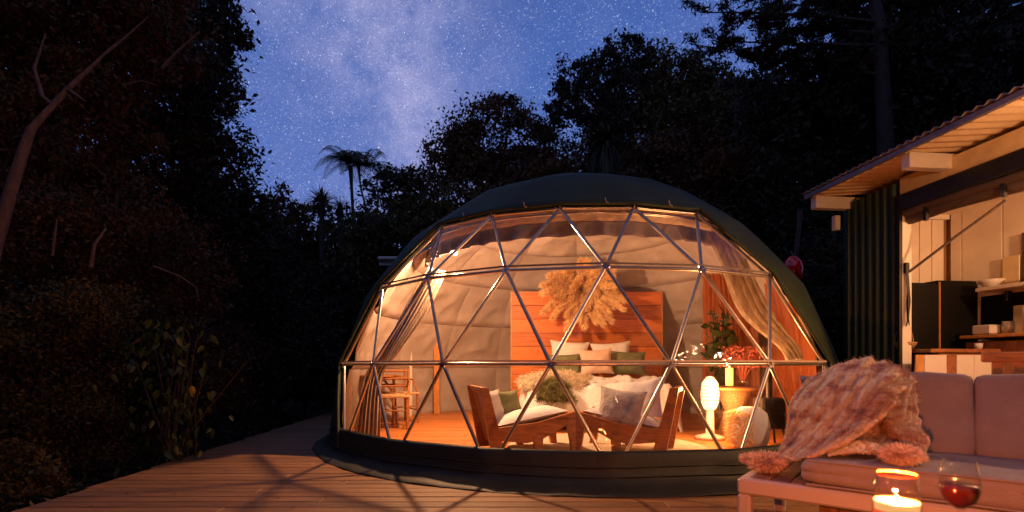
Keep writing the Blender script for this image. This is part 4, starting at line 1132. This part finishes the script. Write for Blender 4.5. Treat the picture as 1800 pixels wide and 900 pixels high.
MB().lathe([(0, .014), (.042, .016), (.0488, .05), (.0490, .13), (.046, .136)], n=32).build('wax_body', 'wax_glow', cg)
MB().lathe([(.046, .136), (.0490, .157), (.046, .158), (.02, .156), (0, .156)], n=32).build('molten_wax', 'wax', cg)
MB().lathe([(0, 0), (.004, .004), (.003, .009), (0, .014)], (0, 0, .158), 8).build('flame', 'flame', cg)
lamp('candle_light', (0, 0, .182), P_CANDLE, (1.0, .21, .045), .005, cg)
wg = thing('wine_glass', 'stemmed wine glass of dark red wine at the right of the candle', 'wine glass', (P(1687, 640, 1.42).x, 1.42, TZ))
wp = [(0, .004), (.036, .002), (.004, .008), (.0035, .09), (.012, .098), (.036, .118), (.046, .148), (.044, .19), (.036, .232), (.035, .232), (.0425, .19), (.0445, .148), (.035, .12), (.010, .10), (0, .098)]
MB().lathe(wp, n=36).build('glass_body', 'glass', wg)
MB().lathe([(0, .101), (.010, .102), (.034, .121), (.0435, .148), (.0432, .166), (0, .166)], n=36).build('red_wine', 'wine', wg)

# ================================================================= SMALL THINGS BEHIND
rp_ = thing('flue_pipe', 'slim grey metal flue pipe standing behind the right side of the dome', 'pipe', (P(1396, 640, 8.2).x, 8.2, 0))
MB().tube([(0, 0, 0), (0, 0, 2.5), (.09, 0, 3.36), (.09, 0, 3.46)], .036, 10).build('pipe', 'grey_metal', rp_)

rb = thing('red_buoy', 'glossy red rounded float behind the right shoulder of the dome', 'buoy', P(1394, 478, 8.0))
MB().lathe([(0, -.22), (.08, -.18), (.135, -.08), (.15, .04), (.13, .15), (.07, .23), (0, .26)], n=24).build('float_body', 'red_gloss', rb)
MB().tube([(0, 0, .25), (.0, .05, .33), (.03, .15, .35)], .012, 6).build('rope_loop', 'grey_metal', rb)
shd = thing('garden_shed', 'small dark shed with a white gutter corner behind the left of the dome', 'shed', (-1.6, 12.3, 0))
MB().box((0, .8, 1.6), (2.2, 1.6, 3.2)).build('wall', 'corrugated_green', shd)
MB().box((-.0, .75, 3.30), (3.0, 2.1, .08)).build('roof', 'roof_metal', shd)
MB().box((-.85, -.34, 3.37), (1.3, .05, .15), None, .01).build('fascia', 'white_paint', shd)
MB().tube([(-1.5, -.42, 3.45), (.6, -.42, 3.45)], .045, 8).build('gutter', 'white_paint', shd)

# ================================================================= TREES
def gz(x, y): return -.5
def tree(label, d, m, ells, nleaf, lsz, group='trees around the clearing', base=None, bark='bark', trunk_r=.14, cat='tree', sub=46, sig=.17, aspect=.5, lean=None, name='tree'):
    """ells: crown masses (photo x, photo y, half width, half height in photo pixels at distance d, depth offset)"""
    c0 = P(ells[0][0] if base is None else base, 640, d); root = thing(name, label, cat, (c0.x, c0.y, gz(0, 0)), 0, group)
    o0 = Vector(root.location); pts = []; cen = []
    tot = sum(e_[2]*e_[3] for e_ in ells)
    for e_ in ells:
        dd = d+(e_[4] if len(e_) > 4 else 0); c = P(e_[0], e_[1], dd)-o0; k = dd/900; rx, rz_ = e_[2]*k, e_[3]*k; ry = (rx+rz_)/2*.8
        cen.append((c, rx, ry, rz_)); nl = int(nleaf*e_[2]*e_[3]/tot)
        u = rng.normal(size=(sub, 3)); u /= np.linalg.norm(u, axis=1, keepdims=True); rad = .35+.62*rng.random((sub, 1))**.55
        sc_ = u*rad*np.array([[rx, ry, rz_]])
        which = rng.integers(0, sub, nl); s_ = sig*(.5+rng.random(sub))[which][:, None]
        g_ = rng.normal(size=(nl, 3)); p = sc_[which]+g_*s_*np.array([[rx, ry, rz_*.75]])*1.0
        pts.append(p+np.array([[*c]]))
    pts = np.concatenate(pts); pts = pts[pts[:, 2] > .1]; V, F = leaves(pts, lsz, aspect, .35)
    tp = [Vector((0, 0, -.2))]; c, rx, ry, rz_ = cen[0]; topc = max(cen, key=lambda q: q[0].z)[0]
    for i in range(1, 9):
        t = i/8; q = Vector((topc.x*t*t*.9, topc.y*t*t*.9, topc.z*t)); q += Vector((noise.noise(q*.4), noise.noise(q*.4+Vector((7, 0, 0))), 0))*.25; tp.append(q)
    MB().tube(tp, [trunk_r*(1.15-.95*i/8) for i in range(9)], 8).build('trunk', bark, root)
    for (c, rx, ry, rz_) in cen:
        for q in range(3):
            tgt = c+Vector((random.uniform(-.7, .7)*rx, random.uniform(-.7, .7)*ry, random.uniform(-.3, .7)*rz_)); zt = max(.3, min(.85, (tgt.z-rz_*.8)/max(.1, topc.z)))
            st = tp[int(zt*8)]; mid = st.lerp(tgt, .5)+Vector((0, 0, .12*(tgt-st).length))
            MB().tube([st, mid, tgt], [trunk_r*.4, trunk_r*.25, trunk_r*.06], 5, False).build('limb', bark, root)
    cr = link('crown', raw_mesh('crown', V, F, m), root)
    return root
# left, near to far
tree('tall feathery dark tree whose crown edge meets the sky left of the centre', 12, 'leaf_dark',
     [(335, 60, 95, 95), (345, 190, 78, 110), (372, 300, 80, 90), (395, 40, 42, 60), (230, 120, 130, 150), (415, 385, 80, 80), (255, 300, 130, 130)], 46000, .13, base=300, trunk_r=.22)
tree('big dark tree at the upper left corner with reddish brown foliage', 9.5, 'leaf_rust',
     [(110, 60, 170, 130), (60, 250, 150, 160), (220, 40, 130, 110), (-60, 120, 150, 240), (120, 200, 140, 110)], 90000, .105, base=40, trunk_r=.2)
tree('dark rusty bush tree low behind the pale leaning trunk', 9.0, 'leaf_rust', [(170, 420, 140, 120), (40, 420, 130, 130), (300, 470, 110, 100)], 42000, .072, base=150)
tree('dense black green tree behind the left end of the deck', 13.5, 'leaf_dark', [(440, 500, 110, 110), (520, 560, 100, 110), (600, 600, 90, 110), (380, 600, 120, 100)], 30000, .13, base=470)
tree('dim olive bush at the far left edge beside the deck', 6.2, 'leaf_olive', [(60, 620, 150, 120), (-40, 760, 160, 130), (120, 760, 110, 90), (150, 560, 90, 70)], 46000, .052, base=40, trunk_r=.05, cat='bush', name='bush', group='bushes along the left of the deck')
tree('dark bush behind the large leaved shrub left of the deck', 7.2, 'leaf_dark', [(250, 640, 110, 110), (350, 650, 100, 90), (180, 740, 110, 90)], 34000, .06, base=260, trunk_r=.05, cat='bush', name='bush', group='bushes along the left of the deck')
tree('low dark bush against the deck edge just left of the dome', 10.5, 'leaf_dark', [(470, 655, 80, 60), (560, 650, 70, 70), (400, 690, 60, 50)], 14000, .09, base=470, trunk_r=.05, cat='bush', name='bush', group='bushes along the left of the deck')
tree('low mossy bush at the lower left corner of the picture', 4.6, 'leaf_olive', [(10, 850, 90, 70), (70, 880, 70, 45)], 6000, .05, base=20, trunk_r=.03, cat='bush', name='bush', group='bushes along the left of the deck')
# middle, far
tree('small spindly purple dark tree right of the tall left tree', 19, 'leaf_rust', [(490, 370, 34, 48), (515, 400, 40, 45)], 2600, .17, base=500, trunk_r=.1, sub=60)
tree('rounded olive tree under the cabbage tree in the middle distance', 20, 'leaf_olive', [(560, 420, 75, 62), (620, 460, 80, 70), (520, 470, 70, 70)], 14000, .18, base=570)
tree('dark tree right of the tree fern with gaps of sky', 21, 'leaf_dark', [(690, 335, 50, 45), (735, 330, 40, 40), (680, 410, 70, 60)], 9000, .18, base=695)
tree('broad domed tree rising behind the left half of the dome tent', 19, 'leaf_rust', [(880, 250, 88, 72), (800, 280, 58, 60), (945, 275, 62, 55), (830, 340, 110, 70), (940, 350, 110, 70)], 44000, .15, base=870, trunk_r=.25)
tree('olive green tree low behind the left shoulder of the dome', 16, 'leaf_olive', [(720, 430, 110, 80), (800, 400, 90, 70), (650, 500, 80, 80)], 24000, .14, base=730)
tree('ragged tall tree with open clumps on its left side behind the dome', 17, 'leaf_dark', [(1000, 140, 28, 40), (985, 190, 26, 34), (1040, 130, 24, 34), (1050, 190, 55, 45), (1100, 100, 48, 44), (1110, 170, 60, 60), (1075, 250, 80, 60)], 26000, .13, base=1080, trunk_r=.2, sub=60, sig=.14)
tree('broad olive tree right of the ragged tall one behind the dome', 17, 'leaf_olive', [(1185, 140, 62, 55), (1245, 165, 62, 52), (1200, 230, 110, 80), (1290, 230, 70, 70)], 34000, .14, base=1200, trunk_r=.22)
tree('wide dark tree filling the gap behind the top of the dome', 15, 'leaf_rust', [(1020, 310, 110, 60), (1180, 310, 130, 70), (1280, 360, 110, 90)], 34000, .13, base=1130, trunk_r=.2)
tree('black tree mass between the dome and the cabin', 14, 'leaf_dark', [(1380, 260, 120, 110), (1420, 430, 120, 140), (1330, 430, 100, 130), (1500, 300, 110, 120)], 44000, .14, base=1410, trunk_r=.2)
tree('tall black tree above the cabin roof', 13, 'leaf_dark', [(1560, 130, 110, 120), (1480, 190, 80, 60), (1600, 290, 120, 120), (1560, 20, 80, 90), (1500, 120, 50, 60)], 40000, .15, base=1580, trunk_r=.25)
tree('tall dark tree at the top right corner', 12, 'leaf_dark', [(1740, 60, 130, 130), (1850, 150, 140, 160), (1700, 200, 110, 110), (1630, 60, 80, 100)], 36000, .14, base=1760, trunk_r=.25)
tree('black bush low behind the right of the dome beside the cabin wall', 10.5, 'leaf_dark', [(1440, 560, 80, 90), (1400, 640, 100, 70), (1480, 480, 60, 90)], 16000, .10, base=1440, trunk_r=.06, cat='bush', name='bush')

# pine with layered branches at the top right
pine = thing('pine_tree', 'pine with flat dark layered branches reaching left at the top right', 'tree', (P(1560, 640, 12).x, 12, -.5))
po = Vector(pine.location)
MB().tube([Vector((0, 0, 0)), Vector((.1, 0, 4)), P(1545, 40, 12)-po, P(1520, -80, 12)-po], [.26, .22, .14, .08], 9).build('trunk', 'bark', pine)
brs = [((1545, 40), (1400, 20), (1232, 22)), ((1550, 80), (1400, 78), (1262, 72)), ((1545, 0), (1420, -20), (1290, -15)), ((1550, 110), (1440, 110), (1215, 78)),
       ((1550, 60), (1450, 50), (1330, 52)), ((1540, 130), (1440, 118), (1330, 108)), ((1540, 20), (1440, 5), (1350, 10))]
for bi, br in enumerate(brs):
    dz_ = random.uniform(-.8, .8); a, b, c = [P(x, y, 12+dz_*i) for i, (x, y) in enumerate(br)]
    pts = [a.lerp(b, t).lerp(b.lerp(c, t), t)-po for t in np.linspace(0, 1, 9)]
    MB().tube(pts, [.05*(1-.8*i/8) for i in range(9)], 5, False).build('branch', 'bark', pine)
    lp = []; tw = MB()
    for q in range(26):
        t = random.uniform(.15, 1); i = min(7, int(t*8)); p0 = pts[i].lerp(pts[i+1], t*8-i)
        e2 = p0+Vector((random.uniform(-.5, .15), random.uniform(-.4, .4), random.uniform(-.16, .2))); tw.tube([p0, e2], .010, 3, False)
        for k in range(110): lp.append([*(p0.lerp(e2, random.uniform(.3, 1.1))+Vector((random.gauss(0, .07), random.gauss(0, .07), random.gauss(0, .035))))])
    tw.build('twigs', 'bark', pine)['kind'] = 'stuff'
    V, F = leaves(np.array(lp), .13, .25); link('needle_tuft', raw_mesh('needle_tuft', V, F, 'leaf_dark'), pine)

# leaning pale trunk at the far left
lt = thing('leaning_tree', 'pale bare leaning trunk that forks, at the far left of the picture', 'tree', P(-30, 640, 6.5)-Vector((0, 0, 1.4)))
lo = Vector(lt.location)
q = lambda *a: [P(x, y, d)-lo for x, y, d in a]
MB().tube([Vector((-.05, 0, 0))]+q((-25, 500, 6.5), (-5, 420, 6.5), (18, 340, 6.5), (38, 275, 6.5), (55, 225, 6.5)), [.095, .085, .075, .068, .060, .05], 10).build('trunk', 'pale_bark', lt)
MB().tube(q((54, 228, 6.5), (72, 208, 6.55), (98, 180, 6.6), (120, 155, 6.65), (150, 128, 6.7), (187, 92, 6.8)), [.045, .040, .036, .032, .025, .014], 8).build('limb', 'pale_bark', lt)
MB().tube(q((120, 158, 6.65), (135, 168, 6.6), (150, 178, 6.55)), [.03, .022, .01], 6).build('limb', 'pale_bark', lt)
MB().tube(q((95, 186, 6.6), (75, 170, 6.6), (60, 120, 6.6), (80, 60, 6.6)), [.03, .025, .02, .008], 6).build('limb', 'pale_bark', lt)
MB().tube(q((187, 92, 6.8), (215, 70, 6.9), (260, 30, 7.0)), [.018, .014, .006], 6).build('limb', 'pale_bark', lt)
for i, (lab, pts, r0) in enumerate([
    ('thin pale bare branch slanting up to the right high in the left trees', ((285, 120, 8), (310, 92, 8), (352, 55, 8)), .022),
    ('thin curved twig in front of the tall feathery tree', ((215, 150, 8), (250, 142, 8), (275, 150, 8)), .014),
    ('forked dry brown stump branch in the dark left bushes', ((160, 470, 6.4), (166, 430, 6.4), (186, 402, 6.5)), .026),
    ('straight dry brown stick left of the forked dry branch', ((92, 450, 6.4), (97, 410, 6.4), (100, 385, 6.4)), .018),
    ('grey dead branch hooking down to the right above the leafy shrub', ((270, 468, 6.6), (315, 485, 6.6), (345, 505, 6.6), (350, 530, 6.6)), .014),
    ('thin fallen branch leaning up to the right beside the leafy shrub', ((222, 612, 6.0), (240, 600, 6.0), (262, 585, 6.0)), .014)]):
    o = bpy.data.objects.new('branch', None)
    w = [P(*a) for a in pts]; tag(MB().tube(w, [r0, r0*.8, r0*.5, r0*.3][:len(w)], 6).build('branch', 'pale_bark'), lab, 'branch')

# young slim tree near the deck at the left of the dome
st_ = thing('sapling', 'slim sapling with thin pale trunk by the deck edge left of the dome', 'tree', P(537, 715, 10.8))
so = Vector(st_.location)
MB().tube([Vector((0, 0, -.4))]+[P(x, y, 10.8)-so for x, y in ((536, 690), (538, 650), (534, 610), (538, 570))], [.045, .045, .035, .03, .015], 7).build('trunk', 'pale_bark', st_)
for a_, b_ in (((536, 640), (515, 600)), ((536, 625), (560, 590)), ((536, 600), (520, 560))): MB().tube([P(*a_, 10.8)-so, P(*b_, 10.8)-so], [.018, .008], 5).build('limb', 'pale_bark', st_)
pts = np.array([[*(P(random.gauss(540, 26), random.gauss(575, 28), 10.8+random.gauss(0, .3))-so)] for _ in range(1500)])
V, F = leaves(pts, .08); link('crown', raw_mesh('crown', V, F, 'leaf_dark'), st_)

# large leaved shrub, each leaf its own piece
sh_ = thing('leafy_shrub', 'green shrub with large heart shaped leaves beside the deck, one leaf yellow', 'shrub', P(305, 800, 5.5)-Vector((0, 0, .25)))
so = Vector(sh_.location)
def leaf_mesh(m):
    mb = MB(); rows = []
    prof = [(0, 0), (.10, .30), (.22, .46), (.40, .50), (.60, .42), (.80, .25), (1.0, 0)]
    for t, w_ in prof: rows.append([Vector((-w_*.5*1.0, t, .10*w_-.12*t*t)), Vector((-w_*.25, t, .02*w_-.12*t*t)), Vector((0, t, -.12*t*t)), Vector((w_*.25, t, .02*w_-.12*t*t)), Vector((w_*.5, t, .10*w_-.12*t*t))])
    return mb.grid(rows).mesh('leaf', m)
lm = leaf_mesh('leaf_green'); ly = leaf_mesh('leaf_yellow'); smb = MB()
for i in range(230):
    px = random.gauss(300, 40); py = random.uniform(560, 800); w_ = 1-abs(py-680)/190
    px = 300+(px-300)*(.6+w_*.6); dd = 5.5+random.gauss(0, .25); p = P(px, py, dd)-so
    o = link('leaf', ly if i == 5 else lm, sh_); s_ = random.uniform(.07, .13)
    if i == 5: p = P(337, 678, 5.3)-so; s_ = .12
    o.location = p; o.scale = (s_, s_, s_); o.rotation_euler = (random.uniform(-1.9, -.7), random.uniform(-.7, .7), random.uniform(-2.6, 2.6))
    if i == 5: o['label'] = 'yellow leaf'; o.rotation_euler = (-1.4, 0, .2)
for i in range(16):
    a = Vector((random.gauss(0, .12), random.gauss(0, .1), 0)); e2 = P(random.gauss(300, 38), random.uniform(570, 700), 5.5+random.gauss(0, .2))-so
    smb.tube([a, a.lerp(e2, .5)+Vector((random.gauss(0, .06), 0, .05)), e2], [.010, .008, .004], 5, False)
smb.build('stems', 'bark', sh_)

# tree fern
tf = thing('tree_fern', 'tree fern with two slim trunks and drooping fronds against the sky', 'tree', P(640, 640, 18)-Vector((0, 0, 1.5)))
to = Vector(tf.location)
tips = [(606, 282), (652, 280)]
for (x, y), (bx_, by_) in zip(tips, ((622, 400), (668, 460))):
    MB().tube([Vector((.2, 0, 0)), P(bx_, by_, 18)-to, P(x+(12 if x < 620 else -18), 330, 18)-to, P(x+10 if x < 620 else x-22, y+10, 18)-to], [.11, .06, .055, .09] if x < 620 else [.07, .045, .035, .05], 8).build('trunk', 'bark', tf)
for (x, y, nf) in ((614, 284, 13), (642, 290, 7)):
    c = P(x, y, 18)-to
    for i in range(nf):
        a = 2*math.pi*i/nf+.2; L = random.uniform(.85, 1.35); up = random.uniform(.2, .5); mb = MB(); pts = []
        for k in range(10):
            t = k/9; pts.append(c+Vector((math.cos(a)*L*t, math.sin(a)*L*t, up*math.sin(t*2.2)-.42*t**3*L)))
        mb.tube(pts, [.018*(1-.7*k/9) for k in range(10)], 4, False)
        for k in range(1, 10):
            for j in range(3):
                p = pts[k-1].lerp(pts[k], j/3); t = (k-1+j/3)/9; l_ = .30*math.sin(math.pi*min(1, t*.85+.15))+.04; s_ = Vector((-math.sin(a), math.cos(a), 0)); f_ = (pts[k]-pts[k-1]).normalized()
                for sg in (-1, 1):
                    tip = p+s_*sg*l_+f_*.10-Vector((0, 0, .35*l_)); mb.add([p, p.lerp(tip, .5)+f_*.020, tip, p.lerp(tip, .5)-f_*.020], [(0, 1, 2, 3)])
        mb.build('frond', 'frond', tf)
def cabbage(label, px, py, d, r, n, droop, base_py):
    t = thing('cabbage_tree', label, 'tree', P(px, 640, d)-Vector((0, 0, 1.5)), 0, 'cabbage trees behind the dome'); o0 = Vector(t.location); c = P(px, py, d)-o0
    MB().tube([Vector((0, 0, 0)), c*.5+Vector((.08, 0, 0)), c], [.13, .11, .09], 8).build('trunk', 'bark', t)
    mb = MB()
    for i in range(n):
        v = Vector((random.gauss(0, 1), random.gauss(0, 1), random.gauss(.35-droop, .8))).normalized(); L = r*random.uniform(.7, 1.1); s_ = v.cross(Vector((0, 0, 1))).normalized()*.028*r
        g_ = Vector((0, 0, -1))*.22*L*(1+droop*2); m1 = c+v*L*.5+g_*.2; mb.add([c-s_*.6, c+s_*.6, m1+s_, m1-s_], [(0, 1, 2, 3)]); e2 = c+v*L+g_; mb.add([m1-s_, m1+s_, e2], [(0, 1, 2)])
    mb.build('spiky_crown', 'frond', t)
    if droop:
        mb = MB()
        for i in range(170):
            a = random.uniform(0, 6.28); rr = random.uniform(.1, .42)*r; L = r*random.uniform(1.0, 1.9); s_ = Vector((math.sin(a), -math.cos(a), 0))*.025*r; p0 = c+Vector((0, 0, -.1*r)); p1 = c+Vector((math.cos(a)*rr, math.sin(a)*rr, -L*.35)); p2 = c+Vector((math.cos(a)*rr*1.5, math.sin(a)*rr*1.5, -L))
            mb.add([p0-s_, p0+s_, p1+s_, p1-s_, p2], [(0, 1, 2, 3), (3, 2, 4)])
        mb.build('dead_leaf_skirt', 'pale_bark' if False else 'frond', t)
cabbage('spiky cabbage tree with upright leaves left of the tree fern', 565, 355, 17, .75, 130, 0, 0)
cabbage('small spiky cabbage tree crown beside the first, left of the tree fern', 598, 362, 17.5, .5, 80, 0, 0)
cabbage('cabbage tree with a hanging skirt of dead leaves behind the dome top', 1066, 245, 12.5, .80, 150, .25, 0)
cabbage('spiky crown at the bottom of the sky gap right of the olive tree', 1295, 150, 15, .55, 80, 0, 0)

# forest floor cover beside the deck and the far wood
n = 26000; x = rng.uniform(-9, -3.1, n); y = rng.uniform(1.5, 15, n); keep = x < -3.35-.055*y; x, y = x[keep], y[keep]
V, F = leaves(np.stack([x, y, -.42+.35*rng.random(len(x))**2], 1), .09, .35)
o = link('ground_cover', raw_mesh('ground_cover', V, F, 'leaf_dark')); tag(o, 'low dark ground cover beside the deck', 'ground cover', None, 'stuff')
def near_wood():
    n = 90000; a = rng.uniform(1.25, 5.05, n); r = rng.uniform(11, 17, n); x = r*np.sin(a)+(a > 3.3)*0; y = r*np.cos(a)+1
    h = 13+np.array([1.8*noise.noise(Vector((q*5, 0, 0)))+1.2*noise.noise(Vector((q*15, 3, 0))) for q in a]); z = -.5+h*rng.random(n)
    V, F = leaves(np.stack([x, y, z], 1), .62, .55); o = link('surrounding_wood', raw_mesh('surrounding_wood', V, F, 'leaf_dark')); tag(o, 'dark wood closing the clearing behind the camera', 'wood', None, 'stuff')
near_wood()
def far_wood():
    n = 150000; a = rng.uniform(-1.25, 1.05, n); r = rng.uniform(24, 34, n); x = r*np.sin(a); y = r*np.cos(a)
    hmax = np.interp(np.degrees(a), [-72, -35, -28, -22, -14, -6, 4, 12, 20, 60], [9, 9, 7.5, 6.0, 5.6, 6.2, 9.0, 11.5, 14, 14])+np.array([1.1*noise.noise(Vector((q*7, 0, 0)))+.6*noise.noise(Vector((q*21, 3, 0))) for q in a])
    z = hmax*rng.random(n)**.8
    V, F = leaves(np.stack([x, y, z], 1), .5, .55); o = link('far_wood', raw_mesh('far_wood', V, F, 'leaf_dark')); tag(o, 'dark far wood on the slope behind the nearer trees', 'wood', None, 'stuff')
far_wood()
